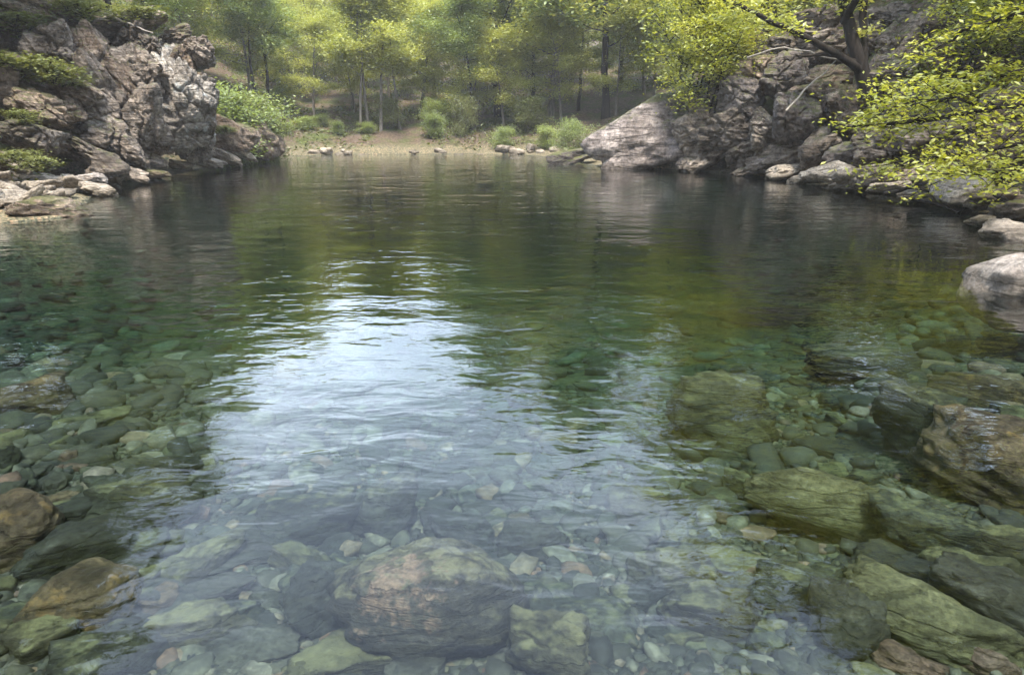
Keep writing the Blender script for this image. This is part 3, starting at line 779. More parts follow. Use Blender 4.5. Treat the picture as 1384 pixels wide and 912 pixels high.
bed_list = [
    (578, 806, 132, 80, 'wet_mossy', 'large mossy boulder with a pinkish algae crust in the sky reflection', dict(hz=1.15, planes=22, sharp=8, cells=14, celld=0.06)),
    (432, 806, 40, 44, 'wet_dark', 'dark round boulder touching the left side of the large mossy boulder', {}),
    (418, 706, 62, 30, 'wet_green', 'flat topped green grey boulder behind the dark round one', {}),
    (520, 694, 44, 36, 'wet_green', 'rounded grey green boulder behind the large mossy boulder', {}),
    (622, 722, 50, 22, 'wet_dark', 'dim blue grey boulder sunk just beyond the large mossy boulder', {}),
    (340, 745, 55, 28, 'wet_pale', 'pale grey flat boulder under the left edge of the sky reflection', dict(hz=0.5)),
    (718, 735, 46, 24, 'wet_pale', 'pale speckled boulder to the right of the large mossy boulder', {}),
    (742, 800, 40, 16, 'wet_green', 'slate grey flat stone just right of the large mossy boulder', dict(hz=0.5)),
    (790, 835, 60, 34, 'wet_green', 'broad grey green stone right of the large mossy boulder near the front', dict(hz=0.5)),
    (735, 880, 50, 32, 'wet_olive', 'olive grey boulder at the front edge right of the mossy one', {}),
    (480, 885, 75, 32, 'wet_olive', 'rough mossy stone in front of the large mossy boulder', dict(hz=0.6)),
    (124, 806, 70, 44, 'wet_brown', 'rounded brown boulder in the lower left shallows', dict(hz=1.1, planes=22, sharp=9)),
    (104, 748, 62, 26, 'wet_dark', 'wide black boulder just behind the rounded brown one', {}),
    (28, 722, 52, 46, 'wet_brown', 'mottled brown boulder cut by the left edge', dict(hz=0.9, planes=20, sharp=10)),
    (190, 684, 62, 30, 'wet_green', 'grey green angular boulder behind the black one', dict(rot=10)),
    (104, 700, 34, 15, 'wet_dark', 'small dark wedge stone left of the grey green angular boulder', {}),
    (214, 640, 40, 18, 'wet_dark', 'blackish stone beside the glittering ripples on the left', {}),
    (268, 762, 52, 18, 'wet_olive', 'elongated olive stone pointing to the right like a log', dict(rot=16, yaw=20)),
    (288, 796, 50, 24, 'wet_pale', 'pale yellow green boulder at the left border of the sky reflection', dict(hz=0.6)),
    (262, 852, 58, 24, 'wet_olive', 'ragged olive stone in front of the pale yellow green boulder', {}),
    (216, 813, 20, 13, 'wet_tan', 'small tan stone right of the rounded brown boulder', {}),
    (163, 648, 11, 7, 'wet_yellow', 'tiny bright yellow stone in the left shallows', {}),
    (90, 622, 12, 7, 'wet_rust', 'tiny orange brown stone left of the yellow one', {}),
    (186, 850, 9, 6, 'wet_pale', 'tiny cream stone in front of the rounded brown boulder', {}),
    (60, 868, 44, 20, 'wet_olive', 'olive stone low in the left corner', {}),
    (55, 680, 34, 10, 'wet_tan', 'flat pale yellow stone behind the mottled brown boulder', dict(hz=0.5)),
    (130, 570, 44, 16, 'wet_olive', 'olive slab in the upper left shallows', dict(hz=0.6)),
    (35, 545, 50, 20, 'wet_brown', 'dim brown boulder deep at the left edge', {}),
    (150, 885, 60, 26, 'wet_green', 'green stone at the front edge below the rounded brown boulder', {}),
    (345, 875, 50, 30, 'wet_pale', 'pale green slab in the front at the border of the sky reflection', dict(hz=0.4)),
    (1128, 690, 84, 35, 'wet_ledge', 'long flat topped olive boulder with a dark front on the right', dict(hz=1.3, rot=-3, up=0.65, cells=6)),
    (962, 562, 70, 42, 'wet_olive', 'sunken olive boulder beyond the right border of the sky reflection', {}),
    (966, 616, 42, 11, 'wet_green', 'low green stone like a bar in front of the sunken olive boulder', {}),
    (1004, 664, 24, 15, 'wet_olive', 'small yellow olive stone touching the long flat topped boulder', {}),
    (1264, 590, 70, 34, 'wet_green', 'angular green grey boulder right of the pale bed patch', dict(rot=-6)),
    (1366, 644, 84, 46, 'wet_brown', 'large brown gold boulder at the right edge under the water', dict(rot=-10, hz=1.0)),
    (1352, 535, 56, 18, 'wet_brown', 'dark brown boulder under water above the large brown gold one', {}),
    (1250, 726, 54, 30, 'wet_green', 'squarish green stone below the angular green grey boulder', {}),
    (1330, 745, 50, 22, 'wet_olive', 'olive stone against the right edge below the brown gold boulder', {}),
    (1218, 786, 54, 22, 'wet_dark', 'dark green stone behind the big angular pair of stones', {}),
    (1310, 778, 44, 22, 'wet_olive', 'olive wedge stone behind the pale green angular slab', {}),
    (1262, 852, 88, 36, 'wet_ledge', 'big angular olive brown boulder in the lower right', dict(rot=-4, hz=1.0)),
    (1338, 822, 56, 28, 'wet_pale', 'pale green angular slab leaning on the big olive brown boulder', dict(rot=-20, up=0.9)),
    (1140, 850, 40, 30, 'wet_pale', 'pale green stone left of the big angular boulder', {}),
    (1085, 800, 60, 28, 'wet_green', 'green stone among the small ripples at the lower right', {}),
    (905, 782, 50, 26, 'wet_olive', 'olive cracked stone at the right border of the sky reflection', {}),
    (985, 760, 60, 26, 'wet_olive', 'broad olive stone in front of the long flat topped boulder', dict(hz=0.5)),
    (960, 838, 60, 28, 'wet_olive', 'dark olive stone near the front right of the sky reflection', {}),
    (1320, 892, 40, 18, 'wet_rust', 'reddish pebbly stone in the lower right corner', {}),
    (1230, 900, 34, 14, 'wet_rust', 'rust coloured stone at the front under the big angular boulder', {}),
    (1065, 430, 90, 16, 'wet_brown', 'long dim brown boulder deep in the middle right of the pool', {}),
    (1140, 610, 60, 20, 'wet_pale', 'light grey green patch stone on the open bed at right', dict(hz=0.35)),
    (1170, 500, 80, 22, 'wet_green', 'dim green boulder deep below the reflected yellow leaves', {}),
    (860, 690, 40, 20, 'wet_olive', 'olive stone at the ragged right edge of the sky reflection', {}),
]
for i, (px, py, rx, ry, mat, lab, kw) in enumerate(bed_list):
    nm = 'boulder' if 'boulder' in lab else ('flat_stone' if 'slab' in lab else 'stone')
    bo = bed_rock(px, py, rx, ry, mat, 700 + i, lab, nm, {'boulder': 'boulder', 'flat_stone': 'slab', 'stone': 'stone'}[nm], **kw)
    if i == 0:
        main_boulder = bo

# ------------------------------------------------------------------ cobbles and pebbles
rgc = np.random.default_rng(11)
kinds = [('wet_green', 'grey green', 0.36), ('wet_olive', 'olive', 0.24), ('wet_dark', 'blackish', 0.14), ('wet_pale', 'pale grey', 0.16), ('wet_tan', 'tan', 0.06), ('wet_rust', 'rusty', 0.04)]
cob_me = {}
for mk, _, _ in kinds:
    for j in range(4):
        v, f = rock_verts(900 + j * 7 + len(mk), sub=4, planes=8, sharp=18, rough=0.06, lump=0.10, fine=0.01)
        me = make_mesh('cobble', v * np.array([1, 0.8, 0.5]), f); me.materials.append(M[mk])
        cob_me[mk, j] = me
regions = [('in the left shallows', -20, 320, 520, 930), ('under the sky reflection', 320, 850, 640, 930), ('in the right shallows', 850, 1400, 520, 930)]
cnt = 0
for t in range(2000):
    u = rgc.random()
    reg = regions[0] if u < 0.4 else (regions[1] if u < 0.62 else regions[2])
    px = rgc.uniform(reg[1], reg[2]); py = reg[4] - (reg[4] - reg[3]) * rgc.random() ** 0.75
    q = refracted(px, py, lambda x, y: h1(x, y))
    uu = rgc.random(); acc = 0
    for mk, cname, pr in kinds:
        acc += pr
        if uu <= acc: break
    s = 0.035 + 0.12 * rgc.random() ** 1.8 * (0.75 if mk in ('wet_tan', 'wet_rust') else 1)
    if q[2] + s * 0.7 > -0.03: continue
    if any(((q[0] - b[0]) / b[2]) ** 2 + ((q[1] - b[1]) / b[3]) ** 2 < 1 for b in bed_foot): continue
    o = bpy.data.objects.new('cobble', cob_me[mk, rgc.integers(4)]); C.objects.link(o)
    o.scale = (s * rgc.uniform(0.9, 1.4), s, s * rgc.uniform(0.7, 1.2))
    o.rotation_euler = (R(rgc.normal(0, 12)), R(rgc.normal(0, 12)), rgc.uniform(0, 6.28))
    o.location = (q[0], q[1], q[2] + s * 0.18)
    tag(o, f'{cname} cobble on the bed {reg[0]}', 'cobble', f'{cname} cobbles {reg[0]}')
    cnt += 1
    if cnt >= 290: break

def clear_of_boulders(x, y):
    ok = np.ones(len(x), bool)
    for bx_, by_, ra, rb in bed_foot:
        ok &= ((x - bx_) / ra) ** 2 + ((y - by_) / rb) ** 2 > 1
    return ok
def scatter_stones(name, n, smin, smax, pw, pyr, sub, seed, flat=0.55):
    rg = np.random.default_rng(seed)
    bv, bf = ico(sub)
    px = rg.uniform(-60, 1440, n); py = pyr[1] - (pyr[1] - pyr[0]) * rg.random(n) ** 0.9
    # straight-line refraction to an assumed local depth, then settle on the bed
    dx, dz = (px - 692) / F, (456 - py) / F
    d = np.stack([dx, cp + dz * sp, -sp + dz * cp], 1); d /= np.linalg.norm(d, axis=1)[:, None]
    p = np.array([0, 0, CAM_H]) + d * (CAM_H / -d[:, 2])[:, None]
    nn = 1.0; ci = -d[:, 2]
    tr = nn * d; tr[:, 2] += nn * ci - np.sqrt(1 - nn * nn * (1 - ci * ci))
    q = p.copy(); dep = 0.5 * np.ones(n)
    for _ in range(5):
        q = p + tr * (dep / -tr[:, 2])[:, None]
        dep = np.clip(-height(q[:, 0], q[:, 1]), 0.05, 4)
    ok = (dep > 0.08) & (q[:, 1] < 20) & clear_of_boulders(q[:, 0], q[:, 1])
    q = q[ok]; n = len(q)
    s = (smin + (smax - smin) * rg.random(n) ** pw) * (np.clip(q[:, 1] / 5.0, 0.5, 1.25) if sub == 2 else 1)
    q[:, 2] = height(q[:, 0], q[:, 1]) + s * 0.25
    shp = np.stack([rock_verts(1500 + k, sub=sub, planes=8, sharp=12, rough=0.05, lump=0.1, fine=0)[0] for k in range(16)])   # 16 stone shapes
    sh = rg.integers(0, 16, n)
    loc = shp[sh]
    sc = np.stack([s * rg.uniform(0.9, 1.5, n), s * rg.uniform(0.7, 1.0, n), s * flat * rg.uniform(0.6, 1.2, n)], 1)
    loc = loc * sc[:, None]
    a = rg.uniform(0, 6.28, n); b = rg.normal(0, 0.22, n)
    x, y, z = loc[..., 0], loc[..., 1], loc[..., 2]
    x, z = x * np.cos(b)[:, None] - z * np.sin(b)[:, None], x * np.sin(b)[:, None] + z * np.cos(b)[:, None]
    x, y = x * np.cos(a)[:, None] - y * np.sin(a)[:, None], x * np.sin(a)[:, None] + y * np.cos(a)[:, None]
    V = (np.stack([x, y, z], -1) + q[:, None]).reshape(-1, 3)
    Fc = (bf[None] + (np.arange(n) * len(bv))[:, None, None]).reshape(-1, 3)
    return make_mesh(name, V, Fc)
def pebble_mat():
    m, nt, out = new_mat('mixed_pebbles')
    K = nt.links.new
    geo = N(nt, 'ShaderNodeNewGeometry')
    n2 = N(nt, 'ShaderNodeTexNoise'); n2.inputs['Scale'].default_value = 17; n2.inputs['Detail'].default_value = 9; n2.inputs['Roughness'].default_value = 0.72
    K(geo.outputs['Position'], n2.inputs['Vector'])
    col = ramp(nt, geo.outputs['Random Per Island'], [(0.0, (0.012, 0.015, 0.011)), (0.28, (0.035, 0.04, 0.026)), (0.5, (0.09, 0.09, 0.052)), (0.68, (0.06, 0.07, 0.05)), (0.8, (0.17, 0.175, 0.125)), (0.9, (0.25, 0.24, 0.18)), (0.95, (0.30, 0.22, 0.13)), (0.975, (0.20, 0.10, 0.065)), (1.0, (0.36, 0.34, 0.29))])
    col = mixc(nt, 0.9, col, ramp(nt, n2.outputs['Fac'], [(0.34, 0.04), (0.5, 0.18), (0.66, 0.52)]), 'MULTIPLY')
    bs = N(nt, 'ShaderNodeBsdfPrincipled'); K(col, bs.inputs['Base Color']); bs.inputs['Roughness'].default_value = 0.8
    bp = N(nt, 'ShaderNodeBump'); bp.inputs['Distance'].default_value = 0.006
    K(n2.outputs['Fac'], bp.inputs['Height']); K(bp.outputs[0], bs.inputs['Normal'])
    K(bs.outputs[0], out.inputs['Surface'])
    return m
M['pebbles'] = pebble_mat()
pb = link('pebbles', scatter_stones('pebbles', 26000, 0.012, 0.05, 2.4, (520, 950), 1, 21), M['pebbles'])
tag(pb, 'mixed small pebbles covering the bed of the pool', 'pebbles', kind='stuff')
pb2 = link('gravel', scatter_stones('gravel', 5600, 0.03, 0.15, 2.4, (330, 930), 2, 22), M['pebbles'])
tag(pb2, 'countless dull stones strewn over the deeper bed of the pool', 'gravel', kind='stuff')

# ------------------------------------------------------------------ vegetation
def tube(pts, rad, sides=6):
    pts = np.asarray(pts, float); rad = np.asarray(rad, float)
    n = len(pts)
    tg = np.gradient(pts, axis=0); tg /= np.linalg.norm(tg, axis=1)[:, None] + 1e-9
    ref = np.where(np.abs(tg[:, 2:3]) > 0.85, np.array([[1.0, 0, 0]]), np.array([[0, 0, 1.0]]))
    a = np.cross(tg, ref); a /= np.linalg.norm(a, axis=1)[:, None] + 1e-9
    b = np.cross(tg, a)
    th = np.linspace(0, 2 * math.pi, sides, endpoint=False)
    ring = pts[:, None] + rad[:, None, None] * (np.cos(th)[None, :, None] * a[:, None] + np.sin(th)[None, :, None] * b[:, None])
    V = ring.reshape(-1, 3)
    i = np.arange(n - 1)[:, None] * sides; j = np.arange(sides)[None]
    j2 = (j + 1) % sides
    Fq = np.stack([i + j, i + j2, i + sides + j2, i + sides + j], -1).reshape(-1, 4)
    return V, Fq
def join(parts):
    V, Fc, o = [], [], 0
    for v, f in parts:
        V.append(v); Fc.append(f + o); o += len(v)
    return np.vstack(V), np.vstack(Fc)
def curve_pts(p0, d0, length, rg, n=6, wob=0.12, up=0.0):
    p = np.array(p0, float); d = np.array(d0, float); d /= np.linalg.norm(d)
    out = [p.copy()]
    for i in range(n):
        d = d + rg.normal(0, wob, 3) + np.array([0, 0, up]); d /= np.linalg.norm(d)
        p = p + d * length / n
        out.append(p.copy())
    return np.array(out)
def leaves(centres, per, sig, flat, size, rg, tilt=0.5, asp=0.5, drop=0.0):
    c = np.repeat(np.asarray(centres, float), per, axis=0)
    n = len(c)
    sg = np.repeat(rg.uniform(0.6, 1.4, len(centres)), per)[:, None] * sig
    off = rg.normal(size=(n, 3)) * sg * np.array([1, 1, flat])
    if drop:
        off[:, 2] -= drop * (off[:, 0] ** 2 + off[:, 1] ** 2) / sig
    c = c + off
    a = rg.uniform(0, 2 * math.pi, n)
    nrm = np.stack([rg.normal(0, tilt, n), rg.normal(0, tilt, n), np.ones(n)], 1); nrm /= np.linalg.norm(nrm, axis=1)[:, None]
    u = np.stack([np.cos(a), np.sin(a), np.zeros(n)], 1)
    u -= nrm * (u * nrm).sum(1)[:, None]; u /= np.linalg.norm(u, axis=1)[:, None]
    w = np.cross(nrm, u)
    s = size * rg.uniform(0.6, 1.35, n)[:, None]
    V = np.stack([c - u * s * 0.5, c + w * s * asp * 0.5 + nrm * s * 0.06, c + u * s * 0.55, c - w * s * asp * 0.5 + nrm * s * 0.06], 1).reshape(-1, 3)
    Fq = np.arange(n * 4).reshape(n, 4)
    return V, Fq
def tree_meshes(seed, H, spread, r0, clear=0.3, limbs=16, per=70, leaf=0.26, sig=0.55, flat=0.45, up=0.05, lean=(0, 0), sides=7, shape='round', stems=1):
    rg = np.random.default_rng(seed)
    tubes, tips = [], []
    for st in range(stems):
        ln = np.array([lean[0] + (rg.normal(0, 0.22) if stems > 1 else 0), lean[1] + (rg.normal(0, 0.22) if stems > 1 else 0), 1.0])
        tr = curve_pts((rg.normal(0, 0.12) * (stems > 1), rg.normal(0, 0.12) * (stems > 1), -0.3), ln, H * 0.93 + 0.3, rg, 10, 0.06)
        rr = r0 * np.linspace(1, 0.12, len(tr)) ** 0.9
        rr[0] *= 1.35
        tubes.append(tube(tr, rr, sides))
        for i in range(limbs):
            t = clear + (1 - clear) * (i + rg.random()) / limbs
            k = t * (len(tr) - 1); a = int(min(k, len(tr) - 2)); f = k - a
            b0 = tr[a] * (1 - f) + tr[a + 1] * f
            tt = (t - clear) / (1 - clear)
            if shape == 'round': prof = math.sin(math.pi * (0.18 + 0.74 * tt)) ** 0.7
            elif shape == 'cone': prof = 1.05 - 0.9 * tt
            else: prof = 0.55 + 0.45 * tt
            az = i * 2.4 + rg.normal(0, 0.4)
            ele = rg.uniform(0.05, 0.45) + 0.6 * tt
            dl = np.array([math.cos(az) * math.cos(ele), math.sin(az) * math.cos(ele), math.sin(ele)])
            ll = spread * prof * rg.uniform(0.7, 1.15)
            bp_ = curve_pts(b0, dl, ll, rg, 6, 0.14, up)
            tubes.append(tube(bp_, np.linspace(max(0.3 * rr[a], 0.02), 0.008, 7), 5))
            for q in range(5):
                k2 = rg.integers(2, 7)
                sd = rg.normal(size=3); sd[2] = abs(sd[2]) * 0.4
                sb = curve_pts(bp_[k2], sd + (bp_[-1] - bp_[0]) / (ll + 1e-6), ll * rg.uniform(0.25, 0.45), rg, 3, 0.15)
                tubes.append(tube(sb, np.linspace(0.02, 0.006, 4), 4))
                tips += [sb[2], sb[3]]
            tips += [bp_[4], bp_[5], bp_[6]]
        tips.append(tr[-1])
    tips = np.array(tips)
    keep = rg.random(len(tips)) > 0.12
    lv = leaves(tips[keep], per, sig, flat, leaf, rg)
    return join(tubes), lv
protos = {}
def tree_proto(key, name, label, cat, group, leafm, barkm, **kw):
    (tv, tf), (lv, lf) = tree_meshes(**kw)
    me_t = make_mesh('trunk', tv, tf); me_t.materials.append(M[barkm])
    me_c = make_mesh('crown', lv, lf, smooth=False); me_c.materials.append(M[leafm])
    protos[key] = (name, me_t, me_c)
def plant(key, x, y, s=1.0, rz=0.0, label='', cat='tree', group=None, z=None, sz=None):
    name, mt, mc = protos[key]
    r = root(name, (x, y, (h1(x, y) if z is None else z)), label, cat, group)
    r.rotation_euler = (0, 0, rz); r.scale = (s, s, s if sz is None else sz)
    link('trunk', mt, None, r); link('crown', mc, None, r)
    return r
tree_proto('spring', 'deciduous_tree', '', '', '', 'leaf_spring', 'bark_grey', seed=1, H=10.5, spread=4.2, r0=0.17, clear=0.22, limbs=17, per=110, leaf=0.19, sig=0.52)
tree_proto('spring2', 'deciduous_tree', '', '', '', 'leaf_spring', 'bark_grey', seed=2, H=9, spread=3.8, r0=0.14, clear=0.15, limbs=16, per=110, leaf=0.19, sig=0.52, lean=(0.15, 0))
tree_proto('mid', 'deciduous_tree', '', '', '', 'leaf_mid', 'bark_dark', seed=3, H=11.5, spread=4.0, r0=0.18, clear=0.25, limbs=18, per=110, leaf=0.19, sig=0.525)
tree_proto('dark', 'deciduous_tree', '', '', '', 'leaf_dark', 'bark_dark', seed=4, H=12, spread=3.6, r0=0.2, clear=0.2, limbs=20, per=110, leaf=0.19, sig=0.525)
tree_proto('slim', 'slender_tree', '', '', '', 'leaf_mid', 'bark_dark', seed=5, H=8.5, spread=2.6, r0=0.13, clear=0.42, limbs=12, per=100, leaf=0.17, sig=0.45)
tree_proto('pale', 'slender_tree', '', '', '', 'leaf_spring', 'bark_grey', seed=6, H=9, spread=2.4, r0=0.11, clear=0.42, limbs=11, per=100, leaf=0.17, sig=0.42)
tree_proto('bush', 'shrub', '', '', '', 'leaf_mid', 'bark_grey', seed=7, H=2.4, spread=1.7, r0=0.04, clear=0.1, limbs=8, per=20, leaf=0.15, sig=0.40, stems=5)
tree_proto('bushm', 'shrub', '', '', '', 'leaf_mid', 'bark_grey', seed=8, H=1.8, spread=1.3, r0=0.03, clear=0.05, limbs=7, per=18, leaf=0.15, sig=0.36, stems=5)
tree_proto('bushl', 'shrub', '', '', '', 'leaf_dull', 'bark_grey', seed=17, H=2.2, spread=1.7, r0=0.04, clear=0.1, limbs=8, per=26, leaf=0.14, sig=0.4, stems=4)
tree_proto('bushb', 'shrub', '', '', '', 'leaf_bright', 'bark_dark', seed=9, H=2.2, spread=1.6, r0=0.035, clear=0.1, limbs=8, per=20, leaf=0.12, sig=0.3, stems=3)
tree_proto('tuft', 'fern_tuft', '', '', '', 'leaf_dull', 'bark_dark', seed=10, H=0.5, spread=0.6, r0=0.01, clear=0.05, limbs=6, per=9, leaf=0.10, sig=0.16, stems=3)

rgt = np.random.default_rng(5)
# far wooded slope
lab_far = {'spring': 'yellow green leafy tree on the far wooded slope', 'spring2': 'low spreading yellow green tree on the far wooded slope', 'mid': 'mid green leafy tree on the far wooded slope',
           'dark': 'dark green dense tree on the far wooded slope', 'slim': 'slender dark trunked tree on the far shore', 'pale': 'slender pale trunked tree on the far shore'}
def far_tree(key, px, Y, s=1.0):
    x = (px - 692) / F * Y * 1.03
    plant(key, x, Y, s, rgt.uniform(0, 6.28), lab_far[key], 'tree', {'spring': 'yellow green trees on the far slope', 'spring2': 'low yellow green trees on the far slope', 'mid': 'mid green trees on the far slope', 'dark': 'dark trees on the far slope'}[key])
rows = [(47.5, 13, 0.62), (53, 14, 0.8), (60, 14, 0.9), (69, 14, 1.0), (80, 13, 1.05)]
for Y, n, s in rows:
    for i in range(n):
        px = 200 + 850 * (i + 0.5 + rgt.uniform(-0.35, 0.35)) / n
        u = rgt.random()
        if px < 330: key = 'mid' if u < 0.35 else ('dark' if u < 0.40 else 'spring')
        elif px < 520: key = 'spring' if u < 0.5 else ('mid' if u < 0.65 else 'spring2')
        elif px < 760: key = 'spring2' if u < 0.4 else ('mid' if u < 0.58 else ('dark' if u < 0.66 else 'spring'))
        else: key = 'mid' if u < 0.25 else ('spring' if u < 0.92 else 'dark')
        far_tree(key, px, Y + rgt.uniform(-3, 3), s * rgt.uniform(0.85, 1.15) * (0.86 if 420 < px < 600 else 1.0))
# slender trunks seen on the far shore
for px, Y, key, s, lab in [(374, 46, 'slim', 0.95, 'left one of two slender dark trunks above the gravel strip'), (390, 46.5, 'slim', 1.0, 'right one of two slender dark trunks above the gravel strip'),
                           (500, 45, 'pale', 0.95, 'leftmost of the pale slender trunks beside the far shore'), (512, 46, 'pale', 1.0, 'second of the pale slender trunks beside the far shore'),
                           (527, 45.5, 'pale', 1.05, 'third of the pale slender trunks beside the far shore'), (552, 46.5, 'pale', 0.9, 'fourth of the pale slender trunks beside the far shore'),
                           (640, 47, 'slim', 0.9, 'lone slender dark trunk in the middle of the far shore')]:
    plant(key, (px - 692) / F * Y * 1.03, Y, s, rgt.uniform(0, 6.28), lab, 'tree')
# shrubs on the far shore
for px, Y, key, s in [(395, 42.5, 'bushm', 0.45), (425, 43.5, 'bushm', 0.6), (452, 44.5, 'bush', 0.45), (474, 43.5, 'bushm', 0.55), (515, 44, 'bushm', 0.4), (545, 46, 'bushl', 0.8), (585, 44, 'bushm', 0.7), (625, 46, 'bushl', 0.9), (668, 43, 'bushm', 0.7), (705, 44, 'bushl', 0.9), (738, 40, 'bushm', 0.8), (772, 37, 'bush', 0.7), (410, 47, 'bush', 0.7), (600, 48, 'bush', 0.8)]:
    plant(key, (px - 692) / F * Y * 1.03 + rgt.uniform(-0.6, 0.6), Y + rgt.uniform(-0.5, 1.5), s * rgt.uniform(0.5, 1.0), rgt.uniform(0, 6.28), {'bush': 'light green shrub low on the far shore', 'bushl': 'loose dull green shrub at the forest edge behind the far shore'}.get(key, 'dull green shrub low on the far shore'), 'shrub', {'bush': 'light green shrubs on the far shore', 'bushl': 'loose dull green shrubs behind the far shore'}.get(key, 'dull green shrubs on the far shore'), sz=s * rgt.uniform(0.55, 0.95))
def on_ray(px, py, Y0=8, Y1=70):
    d = ray(px, py); t = Y0
    while t < Y1:
        p = np.array([0, 0, CAM_H]) + d * t
        if p[2] < h1(p[0], p[1]): return p
        t += 0.2
    return p
# bright bush mass on the slope right of the left cliff
for px, py, s in [(300, 130, 1.0), (325, 145, 1.0), (350, 158, 0.8), (285, 105, 1.1), (318, 118, 1.0), (340, 135, 0.8)]:
    p = at_y(px, py + 10, 31 + (px - 280) * 0.06)
    zz = h1(p[0], p[1])
    plant('bush' if px % 2 else 'bushl', p[0], p[1], s, rgt.uniform(0, 6.28), 'dull green shrub on the slope just past the left cliff' if px % 2 == 0 else 'brighter green shrub on the slope just past the left cliff', 'shrub', 'dull green shrubs past the left cliff' if px % 2 == 0 else 'brighter green shrubs past the left cliff')
# trees above the left cliff
left_trees = [(-15.2, 19.8, 'mid', 0.9), (-20, 33.5, 'spring', 0.85), (-19, 35, 'mid', 1.0), (-22, 30, 'dark', 1.15), (-20, 24, 'mid', 1.1), (-18.5, 19.5, 'dark', 1.05), (-24, 36, 'spring', 1.1), (-17.5, 15, 'mid', 1.05), (-16, 11, 'dark', 1.05),
              (-22, 16, 'spring', 1.2), (-25, 22, 'mid', 1.3), (-14.5, 8, 'mid', 1.0), (-18, 6, 'dark', 1.2), (-15, 3, 'mid', 1.05), (-21, 10, 'mid', 1.3), (-28, 29, 'dark', 1.3), (-27, 14, 'mid', 1.3), (-14, -1, 'dark', 1.0), (-20, 41, 'mid', 1.0), (-26, 42, 'spring', 1.1)]
for x, y, key, s in left_trees:
    plant(key, x, y, s, rgt.uniform(0, 6.28), {'mid': 'mid green tree on the slope above the left cliff', 'dark': 'dark tree on the slope above the left cliff', 'spring': 'yellow green tree on the slope above the left cliff'}[key], 'tree', {'mid': 'mid green', 'dark': 'dark', 'spring': 'yellow green'}[key] + ' trees above the left cliff')
right_trees = [(11.6, 34.5, 'spring', 1.4), (12.6, 30, 'spring2', 1.6), (14.6, 29.5, 'spring', 1.0), (14.6, 18.4, 'mid', 1.0), (2.5, 48, 'spring', 1.5), (6, 46, 'mid', 1.45), (-1, 50, 'mid', 1.3), (16, 30, 'spring', 0.9), (12, 33, 'spring2', 0.9), (19, 26, 'mid', 1.0), (22, 33, 'mid', 1.1), (16, 20, 'spring', 1.0), (20, 18, 'mid', 1.2), (15, 13, 'spring2', 1.1), (18, 10, 'mid', 1.2), (14, 7, 'spring', 1.1), (23, 24, 'dark', 1.2), (24, 13, 'dark', 1.3),
               (14, 2, 'mid', 1.1), (17, 37, 'spring', 0.95), (24, 38, 'mid', 1.1), (19, 4, 'mid', 1.2)]
for x, y, key, s in right_trees:
    plant(key, x, y, s, rgt.uniform(0, 6.28), {'mid': 'mid green tree on the slope above the right outcrop', 'dark': 'dark tree on the slope above the right outcrop', 'spring': 'yellow green tree on the slope above the right outcrop', 'spring2': 'spreading yellow green tree on the slope above the right outcrop'}[key], 'tree',
          {'mid': 'mid green', 'dark': 'dark', 'spring': 'yellow green', 'spring2': 'spreading yellow green'}[key] + ' trees above the right outcrop')
# shrubs over the right outcrop
for i, (px, py, Y, s) in enumerate([(960, 95, 25.5, 1.0), (985, 70, 26, 0.8), (940, 70, 26.5, 1.0), (930, 40, 27.5, 1.2), (1000, 30, 27, 1.2), (1300, 60, 18.5, 0.9)]):
    p = at_y(px, py + 22, Y)
    plant('bushb', p[0], p[1], s, rgt.uniform(0, 6.28), 'bright yellow green shrub sprouting on top of the right outcrop', 'shrub', 'bright shrubs on the right outcrop', z=p[2] - 0.6)
# plants on the left cliff
for px, py, Y, s, lab in [(60, 92, 19.2, 1.5, 'low green plant hanging over a ledge of the left cliff'), (20, 86, 19.0, 1.5, 'low green plant hanging over a ledge of the left cliff'), (88, 98, 19.6, 1.2, 'low green plant hanging over a ledge of the left cliff'),
                          (28, 206, 16.4, 0.9, 'bright small leafy plant just above the pale slab pile'), (44, 212, 16.2, 0.8, 'bright small leafy plant just above the pale slab pile'), (30, 150, 17.2, 0.8, 'bright green sprig in a crack at the left edge'),
                          (30, 30, 21.5, 1.6, 'low green plant at the top of the left cliff'), (110, 12, 24, 1.8, 'low green plant at the top of the left cliff'), (190, 22, 25, 1.8, 'low green plant at the top of the left cliff'), (300, 168, 28, 0.8, 'green tuft on the brown sloping ledge past the cliff')]:
    p = at_y(px, py + 6, Y)
    plant('tuft', p[0], p[1], s * 0.8, rgt.uniform(0, 6.28), lab, 'plant', 'plants growing on the left cliff' if lab.count('low') else ('plants by the slab pile' if 'slab pile' in lab else None), z=p[2] - 0.12, sz=s * 0.4)

